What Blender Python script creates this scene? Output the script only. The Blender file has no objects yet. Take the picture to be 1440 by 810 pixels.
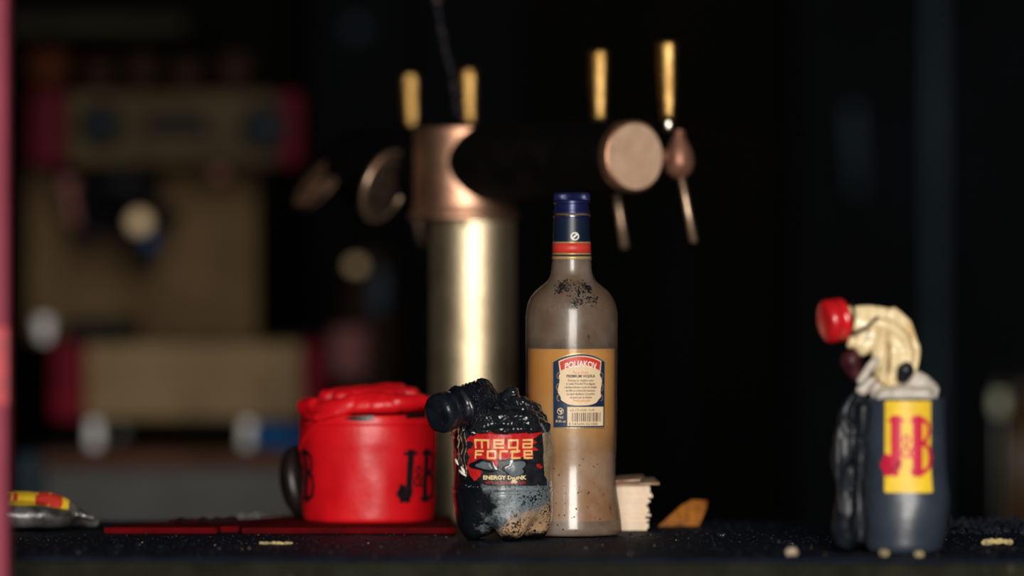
import bpy, bmesh, math, random
from mathutils import Vector, Matrix, noise
random.seed(7)
PI = math.pi
sc = bpy.context.scene
COL = sc.collection

# ------------------------------------------------------------------ camera, world, light, exposure
CT = 1.10                      # height of the bar top
CZ = CT + 0.218                # height of the lens
FP = 6400.0                    # focal length in pixels of the 1440 px wide frame (160 mm)
cam = bpy.data.cameras.new('camera'); camo = bpy.data.objects.new('camera', cam); COL.objects.link(camo)
camo.location = (0, 0, CZ); camo.rotation_euler = (PI/2, 0, 0)
cam.sensor_width = 36; cam.lens = 160; cam.clip_start = 0.05; cam.clip_end = 60
cam.dof.use_dof = True; cam.dof.focus_distance = 3.95; cam.dof.aperture_fstop = 1.7
sc.camera = camo
w = bpy.data.worlds.new('dim_daylight'); sc.world = w; w.use_nodes = True
w.node_tree.nodes['Background'].inputs[0].default_value = (0.6, 0.75, 1.0, 1)
w.node_tree.nodes['Background'].inputs[1].default_value = 0.022
def area(name, loc, target, sx, sy, power, color):
    l = bpy.data.lights.new(name, 'AREA'); l.shape = 'RECTANGLE'; l.size = sx; l.size_y = sy
    l.energy = power; l.color = color
    o = bpy.data.objects.new(name, l); COL.objects.link(o); o.location = loc
    o.rotation_euler = (Vector(target) - Vector(loc)).to_track_quat('-Z', 'Y').to_euler()
    return o
area('open_street_front', (0.25, -0.5, 1.95), (0.0, 4.2, 1.2), 1.5, 2.0, 215, (1.0, 0.955, 0.89))
sc.view_settings.view_transform = 'Standard'; sc.view_settings.look = 'None'
sc.view_settings.gamma = 1.0; sc.view_settings.exposure = 0.0
try: sc.view_settings.use_curve_mapping = False
except Exception: pass

# ------------------------------------------------------------------ helpers
def S(px, py, d):
    """point of the room seen at (px, py) of the 1440x810 photograph at depth d"""
    return Vector(((px - 720)/FP*d, d, CZ - (py - 405)/FP*d))

def mat(name, c1, c2=None, rough=0.5, metal=0.0, scale=40, mix=(0.35, 0.65), bump=0.0, bscale=None,
        coat=0.0, trans=0.0, ior=1.45, stretch=(1, 1, 1), c3=None, s3=200, m3=(0.6, 0.66), spec=None, r2=None, alpha=None):
    m = bpy.data.materials.new(name); m.use_nodes = True
    nt = m.node_tree; N = nt.nodes; L = nt.links; b = N['Principled BSDF']
    b.inputs['Base Color'].default_value = (*c1, 1); b.inputs['Roughness'].default_value = rough
    b.inputs['Metallic'].default_value = metal; b.inputs['Coat Weight'].default_value = coat
    b.inputs['Coat Roughness'].default_value = 0.12
    b.inputs['Transmission Weight'].default_value = trans; b.inputs['IOR'].default_value = ior
    if spec is not None: b.inputs['Specular IOR Level'].default_value = spec
    tc = N.new('ShaderNodeTexCoord'); mp = N.new('ShaderNodeMapping'); L.new(tc.outputs['Object'], mp.inputs[0])
    mp.inputs['Scale'].default_value = stretch
    def nz(sc_, det=6, ro=0.6):
        n = N.new('ShaderNodeTexNoise'); n.inputs['Scale'].default_value = sc_; n.inputs['Detail'].default_value = det
        n.inputs['Roughness'].default_value = ro; L.new(mp.outputs[0], n.inputs['Vector']); return n
    def ramp(src, a, bb):
        r = N.new('ShaderNodeMapRange'); r.inputs['From Min'].default_value = a; r.inputs['From Max'].default_value = bb
        L.new(src, r.inputs['Value']); return r.outputs[0]
    cur = None
    if c2:
        f = ramp(nz(scale).outputs['Fac'], *mix)
        x = N.new('ShaderNodeMix'); x.data_type = 'RGBA'; L.new(f, x.inputs['Factor'])
        x.inputs[6].default_value = (*c1, 1); x.inputs[7].default_value = (*c2, 1); cur = x.outputs[2]
        if r2 is not None:
            rr = N.new('ShaderNodeMapRange'); rr.inputs['To Min'].default_value = rough; rr.inputs['To Max'].default_value = r2
            L.new(f, rr.inputs['Value']); L.new(rr.outputs[0], b.inputs['Roughness'])
    if c3:
        f = ramp(nz(s3, 4).outputs['Fac'], *m3)
        x = N.new('ShaderNodeMix'); x.data_type = 'RGBA'; L.new(f, x.inputs['Factor'])
        x.inputs[6].default_value = (*c1, 1); x.inputs[7].default_value = (*c3, 1)
        if cur: L.new(cur, x.inputs[6])
        cur = x.outputs[2]
    if cur: L.new(cur, b.inputs['Base Color'])
    if bump:
        bp = N.new('ShaderNodeBump'); bp.inputs['Strength'].default_value = min(1, bump); bp.inputs['Distance'].default_value = 0.002
        L.new(nz(bscale or scale*2, 8).outputs['Fac'], bp.inputs['Height']); L.new(bp.outputs[0], b.inputs['Normal'])
    if alpha is not None:
        t = N.new('ShaderNodeBsdfTransparent'); t.inputs[0].default_value = (*alpha[1], 1)
        ms = N.new('ShaderNodeMixShader'); ms.inputs[0].default_value = alpha[0]
        L.new(b.outputs[0], ms.inputs[1]); L.new(t.outputs[0], ms.inputs[2])
        L.new(ms.outputs[0], N['Material Output'].inputs['Surface'])
    return m

def empty(name, loc, label, cat, group=None, rot=(0, 0, 0)):
    o = bpy.data.objects.new(name, None); COL.objects.link(o); o.location = loc; o.rotation_euler = rot
    o.empty_display_size = 0.02
    o['label'] = label; o['category'] = cat
    if group: o['group'] = group
    return o
def tag(o, label, cat, group=None, kind=None):
    if label: o['label'] = label
    if cat: o['category'] = cat
    if group: o['group'] = group
    if kind: o['kind'] = kind
    return o
def obj(name, bm, m, parent=None, loc=None, smooth=True, label=None, rot=None, auto=None):
    me = bpy.data.meshes.new(name)
    if isinstance(bm, bmesh.types.BMesh):
        bmesh.ops.recalc_face_normals(bm, faces=bm.faces)
        bm.to_mesh(me); bm.free()
    else: me = bm; me.name = name
    me.materials.clear()
    for x in (m if isinstance(m, (list, tuple)) else [m]): me.materials.append(x)
    me.polygons.foreach_set('use_smooth', [smooth]*len(me.polygons))
    if smooth and auto: me.set_sharp_from_angle(angle=math.radians(auto))
    o = bpy.data.objects.new(name, me); COL.objects.link(o)
    if parent: o.parent = parent
    if loc is not None: o.location = loc
    if rot: o.rotation_euler = rot
    if label: o['label'] = label
    return o
def structure(name, bm, m, **k):
    o = obj(name, bm, m, **k); o['kind'] = 'structure'; return o

def box(bm, x0, x1, y0, y1, z0, z1, bev=0.0):
    r = bmesh.ops.create_cube(bm, size=1); vs = r['verts']
    for v in vs:
        v.co = Vector(((x0+x1)/2 + v.co.x*(x1-x0), (y0+y1)/2 + v.co.y*(y1-y0), (z0+z1)/2 + v.co.z*(z1-z0)))
    if bev:
        es = list({e for v in vs for e in v.link_edges})
        bmesh.ops.bevel(bm, geom=es, offset=bev, segments=2, affect='EDGES', profile=0.6)
    return bm
def B(*a, **k): return box(bmesh.new(), *a, **k)
def frame(axis):
    a = Vector(axis).normalized(); q = a.to_track_quat('Z', 'Y'); return q.to_matrix()
def lathe(bm, prof, origin=(0, 0, 0), axis=(0, 0, 1), n=48, fn=None):
    """prof: list of (r, h); closed with caps when r = 0"""
    M = frame(axis) if tuple(axis) != (0, 0, 1) else Matrix.Identity(3); o = Vector(origin); rings = []
    for i, (r, h) in enumerate(prof):
        if r <= 1e-7: rings.append([bm.verts.new(o + M @ Vector((0, 0, h)))]); continue
        ring = []
        for k in range(n):
            t = 2*PI*k/n; rr, hh = (r, h) if fn is None else fn(r, h, t, i)
            ring.append(bm.verts.new(o + M @ Vector((rr*math.cos(t), rr*math.sin(t), hh))))
        rings.append(ring)
    for a, b in zip(rings, rings[1:]):
        for k in range(n):
            k2 = (k+1) % n
            if len(a) == 1 and len(b) == 1: continue
            if len(a) == 1: bm.faces.new((a[0], b[k2], b[k]))
            elif len(b) == 1: bm.faces.new((a[k], a[k2], b[0]))
            else: bm.faces.new((a[k], a[k2], b[k2], b[k]))
    return bm
def LA(*a, **k): return lathe(bmesh.new(), *a, **k)
def rod(bm, p0, p1, r0, r1=None, n=24, bev=0.15):
    p0, p1 = Vector(p0), Vector(p1); r1 = r0 if r1 is None else r1; h = (p1-p0).length
    e = min(r0, r1, h)*bev
    return lathe(bm, [(0, 0), (r0-e, 0), (r0, e), (r1, h-e), (r1-e, h), (0, h)], p0, p1-p0, n)
def R(*a, **k): return rod(bmesh.new(), *a, **k)
def spline(pts, n=8):
    out = []; P = [Vector(p) for p in pts]; P = [P[0]*2-P[1]] + P + [P[-1]*2-P[-2]]
    for i in range(1, len(P)-2):
        for k in range(n):
            t = k/n; a, b, c, d = P[i-1:i+3]
            out.append(0.5*((2*b)+(c-a)*t+(2*a-5*b+4*c-d)*t*t+(3*b-a-3*c+d)*t**3))
    out.append(P[-2]); return out
def tube(bm, pts, rad, n=12, rf=None):
    """swept tube; rad = number or list; rf(i,t) multiplies"""
    P = [Vector(p) for p in pts]; rings = []; up = Vector((0.13, 0.2, 1)).normalized()
    for i, p in enumerate(P):
        d = (P[min(i+1, len(P)-1)]-P[max(i-1, 0)]).normalized()
        s = d.cross(up); s = s.normalized() if s.length > 1e-4 else Vector((1, 0, 0)); up = s.cross(d).normalized()
        r = rad[i] if isinstance(rad, (list, tuple)) else rad
        rings.append([bm.verts.new(p + (s*math.cos(2*PI*k/n)+up*math.sin(2*PI*k/n))*r*(rf(i, 2*PI*k/n) if rf else 1)) for k in range(n)])
    for a, b in zip(rings, rings[1:]):
        for k in range(n): bm.faces.new((a[k], a[(k+1) % n], b[(k+1) % n], b[k]))
    bm.faces.new(rings[0][::-1]); bm.faces.new(rings[-1]); return bm
def blob(chains, voxel=0.0015, smooth=4, amp=0.0, freq=60, amp2=0.0, freq2=250, fn=None, crease=0.0, cfreq=60, floor=None):
    """organic lump: capsule chains ((x,y,z,r)...) fused by voxel remesh, then displaced by noise. Returns a mesh."""
    bm = bmesh.new()
    for ch in chains:
        pts = [ch[0]]
        for a, b in zip(ch, ch[1:]):
            L_ = (Vector(a[:3])-Vector(b[:3])).length; n = max(1, int(L_/(0.35*min(a[3], b[3]))))
            for k in range(1, n+1): pts.append(tuple(a[q]+(b[q]-a[q])*k/n for q in range(4)))
        for p in pts:
            bmesh.ops.create_icosphere(bm, subdivisions=2, radius=p[3], matrix=Matrix.Translation(p[:3]))
    me = bpy.data.meshes.new('t'); bm.to_mesh(me); bm.free()
    o = bpy.data.objects.new('t', me); COL.objects.link(o)
    md = o.modifiers.new('r', 'REMESH'); md.mode = 'VOXEL'; md.voxel_size = voxel
    if smooth: s = o.modifiers.new('s', 'SMOOTH'); s.iterations = smooth; s.factor = 0.6
    dg = bpy.context.evaluated_depsgraph_get(); dg.update()
    nm = bpy.data.meshes.new_from_object(o.evaluated_get(dg)); bpy.data.objects.remove(o)
    bm = bmesh.new(); bm.from_mesh(nm); bm.normal_update()
    mv = []
    for v in bm.verts:
        p = v.co; d = 0
        if amp: d += amp*noise.noise(p*freq)
        if crease: d -= crease*(1-abs(noise.noise(p*cfreq+Vector((7, 3, 1))))*2)**4
        if amp2: d += amp2*noise.fractal(p*freq2, 1.0, 2.0, 3)
        if fn: d += fn(p)
        mv.append(d)
    for v, d in zip(bm.verts, mv): v.co = v.co + v.normal*d
    if floor is not None:
        for v in bm.verts: v.co.z = max(v.co.z, floor)
    return bm

# ---- prints: flat polygons in (u, v), wrapped on a surface by fn(u, v, offset)
def ngon(bm, pts):
    return bm.faces.new([bm.verts.new((x, y, 0)) for x, y in pts])
def ribbon(bm, pts, w_, close=False, cap=0.5):
    """thick polyline made of overlapping boxes"""
    if close: pts = pts + [pts[0]]
    for a, b in zip(pts, pts[1:]):
        a, b = Vector(a), Vector(b); d = (b-a)
        if d.length < 1e-9: continue
        d.normalize(); n = Vector((-d.y, d.x))*w_/2; e = d*w_*cap
        ngon(bm, [tuple(a-e-n), tuple(b+e-n), tuple(b+e+n), tuple(a-e+n)])
def text2d(bm, s, size, x, y, bold=0.0, sx=1.0, align='CENTER', arch=0.0, shear=0.0):
    cu = bpy.data.curves.new('t', 'FONT'); cu.body = s; cu.size = 1; cu.align_x = align; cu.offset = bold; cu.shear = shear
    cu.resolution_u = 3
    o = bpy.data.objects.new('t', cu); COL.objects.link(o); dg = bpy.context.evaluated_depsgraph_get(); dg.update()
    me = bpy.data.meshes.new_from_object(o.evaluated_get(dg)); bpy.data.objects.remove(o)
    b2 = bmesh.new(); b2.from_mesh(me)
    vm = {}
    for v in b2.verts:
        X = v.co.x*size*sx; vm[v] = bm.verts.new((x+X, y+v.co.y*size-arch*X*X, 0))
    for f in b2.faces:
        try: bm.faces.new([vm[v] for v in f.verts])
        except ValueError: pass
    b2.free()
def wrap(bm, fn, off, step):
    xs = [v.co.x for v in bm.verts]; ys = [v.co.y for v in bm.verts]
    for ax, vals in ((0, xs), (1, ys)):
        st = step if ax == 0 else step*2
        k = math.ceil(min(vals)/st)
        while k*st < max(vals):
            co = [0, 0, 0]; co[ax] = k*st; no = [0, 0, 0]; no[ax] = 1
            bmesh.ops.bisect_plane(bm, geom=bm.verts[:]+bm.edges[:]+bm.faces[:], plane_co=co, plane_no=no); k += 1
    for v in bm.verts: v.co = fn(v.co.x, v.co.y, off)
    return bm
def rrect(x0, x1, y0, y1, r=0.0, n=4):
    if not r: return [(x0, y0), (x1, y0), (x1, y1), (x0, y1)]
    out = []
    for cx, cy, a0 in ((x1-r, y0+r, -90), (x1-r, y1-r, 0), (x0+r, y1-r, 90), (x0+r, y0+r, 180)):
        for k in range(n+1):
            a = math.radians(a0+90*k/n); out.append((cx+r*math.cos(a), cy+r*math.sin(a)))
    return out
def decal(name, bm, m, parent, fn, off, step, label=None):
    wrap(bm, fn, off, step)
    return obj(name, bm, m, parent, smooth=False, label=label)
# whisky monogram letters as thick strokes, unit height 1, centred at 0
def monogram(bm, x, y, h, wj=0.30, sw=0.13, sx=1.0):
    def rb(pts, w_, close=False): ribbon(bm, [(x+px*h*sx, y+py*h) for px, py in pts], w_*h*sx**0.5, close)
    J = [(-0.30, 0.48), (-0.30, -0.34), (-0.36, -0.46), (-0.48, -0.46), (-0.54, -0.36), (-0.50, -0.26)]
    rb(J, sw); rb([(-0.46, 0.48), (-0.14, 0.48)], 0.07)
    ngon(bm, [(x+(-0.50+0.11*math.cos(a*PI/6))*h*sx, y+(-0.32+0.11*math.sin(a*PI/6))*h) for a in range(12)])
    Bs = [(0.22, -0.48), (0.22, 0.48)]
    rb(Bs, sw); rb([(0.10, 0.48), (0.40, 0.48), (0.50, 0.40), (0.52, 0.26), (0.46, 0.12), (0.36, 0.05), (0.22, 0.05)], 0.09)
    rb([(0.36, 0.05), (0.52, -0.04), (0.57, -0.22), (0.52, -0.40), (0.40, -0.48), (0.10, -0.48)], 0.09)
    A = [(0.08, -0.22), (-0.12, 0.10), (-0.10, 0.18), (-0.02, 0.20), (0.03, 0.12), (-0.01, 0.03), (-0.13, -0.06), (-0.14, -0.16), (-0.07, -0.22), (0.02, -0.18), (0.08, -0.04)]
    rb(A, 0.045)

# ------------------------------------------------------------------ materials
M = {}
M['char'] = mat('charred_bar_top', (0.004, 0.007, 0.014), (0.010, 0.016, 0.030), rough=0.6, scale=45, bump=0.9, bscale=420, c3=(0.04, 0.05, 0.07), s3=650, m3=(0.68, 0.74), spec=0.15)
M['fascia'] = mat('sooty_bar_front', (0.009, 0.0095, 0.006), (0.020, 0.020, 0.012), rough=0.85, scale=30, c3=(0.09, 0.06, 0.035), s3=22, m3=(0.68, 0.8), spec=0.1)
M['black_gloss'] = mat('melted_black_plastic', (0.003, 0.004, 0.007), (0.008, 0.010, 0.016), rough=0.35, scale=120, bump=0.4, bscale=500, spec=0.3, coat=1.0)
M['crust'] = mat('charred_crust', (0.003, 0.0045, 0.007), (0.009, 0.012, 0.018), rough=0.45, scale=260, bump=0.8, bscale=900, spec=0.25, c3=(0.03, 0.036, 0.045), s3=900, m3=(0.68, 0.76), coat=0.9)
M['cap_black'] = mat('black_screw_cap_plastic', (0.004, 0.006, 0.010), (0.010, 0.014, 0.020), rough=0.38, scale=80, bump=0.3, bscale=220, spec=0.35, coat=0.6)
M['brass_col'] = mat('brushed_brass_column', (0.90, 0.73, 0.48), (0.66, 0.50, 0.30), rough=0.46, metal=1.0, scale=22, mix=(0.45, 0.75), c3=(0.14, 0.09, 0.05), s3=90, m3=(0.62, 0.76), bump=0.3, bscale=300)
M['copper'] = mat('sooty_copper', (0.80, 0.46, 0.30), (0.50, 0.22, 0.13), rough=0.44, metal=1.0, scale=22, mix=(0.45, 0.75), c3=(0.08, 0.04, 0.03), s3=60, m3=(0.68, 0.80), bump=0.25, bscale=300)
M['copper_face'] = mat('matt_copper_disc', (0.74, 0.49, 0.34), (0.60, 0.38, 0.25), rough=0.5, metal=0.2, scale=60, bump=0.2, bscale=500)
M['burnt_disc'] = mat('blackened_badge', (0.05, 0.028, 0.018), (0.008, 0.006, 0.005), rough=0.6, scale=70, mix=(0.45, 0.6))
M['tap_copper'] = mat('brown_copper_tap', (0.42, 0.20, 0.13), (0.22, 0.09, 0.06), rough=0.45, metal=0.6, scale=60)
M['brass'] = mat('burnt_brass_handle', (0.80, 0.50, 0.17), (0.50, 0.27, 0.08), rough=0.33, metal=1.0, scale=110, c3=(0.10, 0.05, 0.02), s3=200, m3=(0.62, 0.70), bump=0.5, bscale=400)
M['ferrule'] = mat('pale_metal_ferrule', (0.75, 0.68, 0.58), rough=0.25, metal=1.0)
M['spout'] = mat('dull_brass_spout', (0.70, 0.50, 0.34), (0.45, 0.30, 0.2), rough=0.35, metal=0.9, scale=150)
M['burnt_tube'] = mat('fire_blackened_tube', (0.0022, 0.0018, 0.0018), (0.010, 0.005, 0.004), rough=0.8, scale=25, mix=(0.5, 0.8), bump=0.5, bscale=200, spec=0.10)
M['burnt_wood'] = mat('scorched_badge', (0.24, 0.12, 0.06), (0.02, 0.012, 0.008), rough=0.6, scale=55, mix=(0.44, 0.60))
M['glass_film'] = mat('sooty_frosted_glass', (0.34, 0.27, 0.22), (0.24, 0.155, 0.10), rough=0.36, scale=28, mix=(0.4, 0.6), c3=(0.010, 0.008, 0.008), s3=110, m3=(0.67, 0.72), bump=0.10, bscale=200, spec=0.9, coat=1.0, alpha=(0.52, (0.92, 0.86, 0.80)))
def film():  # soot film, made denser low down to paint the frosted grey highlight
    m = M['glass_film']; N = m.node_tree.nodes; L = m.node_tree.links
    ms = next(n for n in N if n.type == 'MIX_SHADER'); tc = N.new('ShaderNodeTexCoord'); sp = N.new('ShaderNodeSeparateXYZ'); L.new(tc.outputs['Object'], sp.inputs[0])
    nz = N.new('ShaderNodeTexNoise'); nz.inputs['Scale'].default_value = 30; nz.inputs['Detail'].default_value = 7; L.new(tc.outputs['Object'], nz.inputs['Vector'])
    ad = N.new('ShaderNodeMath'); ad.operation = 'MULTIPLY_ADD'; L.new(nz.outputs['Fac'], ad.inputs[0]); ad.inputs[1].default_value = 0.030; L.new(sp.outputs['Z'], ad.inputs[2])
    cr = N.new('ShaderNodeValToRGB'); cr.color_ramp.elements[0].position = 0; cr.color_ramp.elements[0].color = (0.36,)*3+(1,)
    mr = N.new('ShaderNodeMapRange'); mr.inputs['From Max'].default_value = 0.30; L.new(ad.outputs[0], mr.inputs['Value']); L.new(mr.outputs[0], cr.inputs[0])
    for p, v in ((0.30, 0.42), (0.38, 0.74), (0.58, 0.84), (0.64, 0.60), (0.78, 0.50)):
        e = cr.color_ramp.elements.new(p); e.color = (v, v, v, 1)
    cr.color_ramp.elements[-1].color = (0.5,)*3+(1,)
    L.new(cr.outputs[0], ms.inputs[0])
film()
M['liquid'] = mat('amber_spirit', (1.0, 0.58, 0.15), (1.0, 0.47, 0.09), rough=0.2, trans=0.25, ior=1.34, scale=14, spec=0.3)
M['navy'] = mat('navy_print', (0.010, 0.022, 0.055), (0.014, 0.028, 0.07), rough=0.42, scale=300)
M['cream'] = mat('cream_print', (0.86, 0.66, 0.42), (0.80, 0.58, 0.36), rough=0.5, scale=90)
M['white_print'] = mat('white_print', (0.92, 0.84, 0.74), rough=0.5)
M['red_print'] = mat('red_print', (0.62, 0.045, 0.03), rough=0.42)
M['gold_print'] = mat('gold_print', (0.62, 0.42, 0.18), rough=0.35, metal=0.4)
M['ink'] = mat('dark_ink', (0.03, 0.025, 0.03), rough=0.6)
M['blue_cap'] = mat('dark_blue_screw_cap', (0.016, 0.022, 0.10), (0.010, 0.013, 0.06), rough=0.30, metal=0.3, scale=100, c3=(0.14, 0.14, 0.24), s3=500, m3=(0.7, 0.74))
M['lab_black'] = mat('black_label_film', (0.010, 0.011, 0.014), (0.022, 0.022, 0.026), rough=0.32, scale=160, bump=0.3, bscale=400)
M['lab_red'] = mat('red_label_ink', (0.68, 0.02, 0.02), (0.42, 0.012, 0.015), rough=0.35, scale=260, bump=0.25, bscale=420)
M['lab_orange'] = mat('yellow_orange_ink', (0.88, 0.43, 0.13), (0.92, 0.55, 0.22), rough=0.38, scale=200)
M['lab_cream'] = mat('pale_yellow_ink', (0.86, 0.68, 0.36), rough=0.4)
M['lab_beige'] = mat('beige_small_print_strip', (0.42, 0.30, 0.18), (0.25, 0.17, 0.11), rough=0.5, scale=420)
M['shred'] = mat('scorched_film_shreds', (0.30, 0.20, 0.11), (0.02, 0.016, 0.014), rough=0.4, scale=220, mix=(0.45, 0.55), coat=0.5)
M['grey_melt'] = mat('grey_glossy_plastic', (0.10, 0.115, 0.13), (0.17, 0.19, 0.21), rough=0.2, scale=120, bump=0.3, bscale=220)
M['red_plastic'] = mat('softened_red_plastic', (0.74, 0.006, 0.012), (0.60, 0.004, 0.009), rough=0.40, scale=25, c3=(0.05, 0.004, 0.006), s3=120, m3=(0.72, 0.74), bump=0.35, bscale=45, spec=0.6)
M['red_mat'] = mat('red_bar_mat', (0.13, 0.002, 0.004), (0.05, 0.002, 0.003), rough=0.8, scale=20, spec=0.05)
M['black_ink'] = mat('black_emblem_ink', (0.012, 0.008, 0.012), rough=0.4)
M['dark_metal'] = mat('dark_blued_metal', (0.008, 0.006, 0.006), (0.020, 0.012, 0.010), rough=0.35, metal=0.3, scale=60)
M['grey_body'] = mat('dark_satin_grey_plastic', (0.036, 0.046, 0.068), (0.026, 0.034, 0.050), rough=0.34, scale=50, bump=0.15, bscale=90, spec=1.0)
M['melt_white'] = mat('melted_milky_plastic', (0.62, 0.56, 0.47), (0.38, 0.33, 0.28), rough=0.38, scale=70, bump=0.3, bscale=140)
M['flank'] = mat('sagging_black_plastic', (0.003, 0.0045, 0.007), (0.009, 0.012, 0.017), rough=0.5, scale=40, bump=0.3, bscale=200, spec=0.3, coat=0.12)
M['yellow_print'] = mat('yellow_label', (0.92, 0.62, 0.03), (0.80, 0.50, 0.03), rough=0.42, scale=60)
M['jb_red'] = mat('crimson_monogram', (0.62, 0.008, 0.05), rough=0.42)
M['melt_cream'] = mat('scorched_cream_neck', (0.80, 0.64, 0.36), (0.60, 0.40, 0.18), rough=0.36, scale=60, mix=(0.48, 0.68), stretch=(1.6, 1.6, 0.30), c3=(0.12, 0.045, 0.025), s3=75, m3=(0.58, 0.68), bump=0.2, bscale=110, coat=0.3)
M['red_cap'] = mat('glossy_red_screw_cap', (0.66, 0.012, 0.018), (0.50, 0.01, 0.014), rough=0.24, scale=60, coat=0.4)
M['dark_red'] = mat('congealed_dark_red', (0.06, 0.008, 0.012), (0.03, 0.006, 0.008), rough=0.45, scale=80)
M['silver'] = mat('sooty_silver_plastic', (0.34, 0.32, 0.31), (0.06, 0.055, 0.055), rough=0.32, metal=0.6, scale=40, mix=(0.40, 0.62), bump=0.2, bscale=120)
M['post'] = mat('faded_red_paint', (0.27, 0.045, 0.072), (0.22, 0.035, 0.055), rough=0.7, scale=12, spec=0.2)
M['post2'] = mat('bright_red_sticker', (0.55, 0.03, 0.04), (0.30, 0.02, 0.03), rough=0.5, scale=40)
M['board'] = mat('pale_beer_mat_board', (0.90, 0.74, 0.56), (0.82, 0.62, 0.44), rough=0.8, scale=300)
M['board_burnt'] = mat('singed_beer_mat_board', (0.72, 0.50, 0.32), (0.22, 0.10, 0.06), rough=0.8, scale=45)
M['orange'] = mat('orange_plastic_shard', (0.46, 0.155, 0.012), (0.16, 0.05, 0.008), rough=0.6, scale=60)
M['pale_crumb'] = mat('pale_ash_crumb', (0.60, 0.48, 0.34), (0.30, 0.22, 0.16), rough=0.6, scale=200)
M['gold_crumb'] = mat('yellowish_scrap', (0.62, 0.50, 0.20), (0.20, 0.16, 0.12), rough=0.4, scale=160)
M['pink_crumb'] = mat('pinkish_rubble', (0.50, 0.27, 0.18), (0.16, 0.10, 0.09), rough=0.8, scale=140)
M['char_crumb'] = mat('black_cinder', (0.006, 0.008, 0.013), (0.018, 0.022, 0.032), rough=0.6, scale=500, spec=0.12)
M['heap'] = mat('charred_red_heap', (0.030, 0.002, 0.003), (0.006, 0.004, 0.006), rough=0.8, scale=90, spec=0.1)
M['foil_navy'] = mat('navy_neck_foil', (0.005, 0.012, 0.030), (0.008, 0.016, 0.036), rough=0.38, scale=200)
M['cable'] = mat('burnt_cable_skin', (0.004, 0.004, 0.007), (0.10, 0.055, 0.05), rough=0.5, scale=110, mix=(0.56, 0.68), bump=0.5, spec=0.2)
# back of the bar
_bg0 = set(M)
M['bg_foot2'] = mat('dull_pale_glint', (0.50, 0.52, 0.38), rough=0.7)
M['bg_black'] = mat('soot_black_wall', (0.0015, 0.0013, 0.0010), (0.0022, 0.0018, 0.0012), rough=0.95, scale=3)
M['bg_panel'] = mat('soot_black_panel', (0.0018, 0.0022, 0.0028), (0.0030, 0.0038, 0.0050), rough=0.9, scale=5)
M['bg_strip'] = mat('blue_grey_trim', (0.030, 0.048, 0.064), (0.016, 0.027, 0.036), rough=0.7, scale=6)
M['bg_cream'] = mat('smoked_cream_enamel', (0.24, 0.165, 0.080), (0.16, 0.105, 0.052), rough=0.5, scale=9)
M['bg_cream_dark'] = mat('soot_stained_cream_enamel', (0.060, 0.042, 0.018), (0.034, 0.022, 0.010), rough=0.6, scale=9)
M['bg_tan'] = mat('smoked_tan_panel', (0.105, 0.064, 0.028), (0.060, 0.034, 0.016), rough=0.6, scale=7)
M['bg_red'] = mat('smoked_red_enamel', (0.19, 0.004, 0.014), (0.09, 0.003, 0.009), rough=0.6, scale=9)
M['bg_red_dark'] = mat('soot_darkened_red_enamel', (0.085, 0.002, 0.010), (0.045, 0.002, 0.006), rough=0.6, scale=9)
M['bg_dark'] = mat('dark_machine_metal', (0.004, 0.0045, 0.007), (0.008, 0.007, 0.007), rough=0.6, scale=12)
M['bg_grey'] = mat('grey_stone_front', (0.115, 0.112, 0.110), (0.085, 0.083, 0.081), rough=0.8, scale=8)
M['bg_wood'] = mat('brown_counter_edge', (0.10, 0.045, 0.026), (0.06, 0.028, 0.017), rough=0.7, scale=9)
M['bg_pale'] = mat('pale_cup_and_foot_glint', (0.90, 0.88, 0.86), rough=0.4)  # pale cup; on the feet this colour stands in for their glints
M['bg_brass'] = mat('brass_knob_painted_glint', (1.0, 0.72, 0.42), rough=0.3, metal=0.0)  # bright matt colour paints the highlight on the brass
M['bg_blue'] = mat('blue_plastic', (0.010, 0.075, 0.22), (0.008, 0.05, 0.15), rough=0.5, scale=20)
M['bg_orange'] = mat('orange_brown_enamel', (0.055, 0.014, 0.004), (0.03, 0.008, 0.003), rough=0.6, scale=15)
M['bg_shelf'] = mat('dark_greenish_shelf', (0.018, 0.017, 0.010), (0.010, 0.010, 0.006), rough=0.8, scale=8)
M['bg_umber'] = mat('smoked_umber_enamel', (0.020, 0.010, 0.006), (0.010, 0.006, 0.004), rough=0.6, scale=10)
M['bg_pink'] = mat('dusty_pink_knob', (0.20, 0.08, 0.075), rough=0.5)
M['pale_glass'] = mat('cloudy_pale_glass', (0.010, 0.011, 0.009), rough=0.4)
M['amber_glass'] = mat('dark_amber_glass', (0.045, 0.020, 0.004), rough=0.4)
M['floor'] = mat('wet_dark_floor', (0.006, 0.005, 0.005), (0.010, 0.009, 0.008), rough=0.8, scale=6, spec=0.1)

for k_ in set(M)-_bg0:
    M[k_].node_tree.nodes['Principled BSDF'].inputs['Specular IOR Level'].default_value = {'pale_glass': 0.6, 'amber_glass': 0.4, 'bg_brass': 0.5}.get(k_, 0.08)

# ------------------------------------------------------------------ the setting
structure('floor', B(-2.4, 2.4, 2.2, 6.75, -0.05, 0), M['floor'], smooth=False)
structure('ceiling', B(-2.4, 2.4, 2.2, 6.75, 3.0, 3.05), M['bg_black'], smooth=False)
structure('wall_left', B(-2.45, -2.4, 2.2, 6.75, 0, 3.0), M['bg_black'], smooth=False)
structure('wall_right', B(2.4, 2.45, 2.2, 6.75, 0, 3.0), M['bg_black'], smooth=False)
wb = structure('wall_back', B(-2.4, 2.4, 6.70, 6.75, 0, 3.0), M['bg_black'], smooth=False)
# boards of the back wall
xb = -0.96
while xb < 1.2:
    wd = 0.155 + random.random()*0.02
    obj('wall_board', B(xb+0.004, xb+wd-0.004, 6.680, 6.705, 0, 3.0, bev=0.003), M['bg_panel'] if xb > 0.42 or -0.30 < xb < -0.1 else M['bg_black'], wb, smooth=False)
    xb += wd
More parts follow.
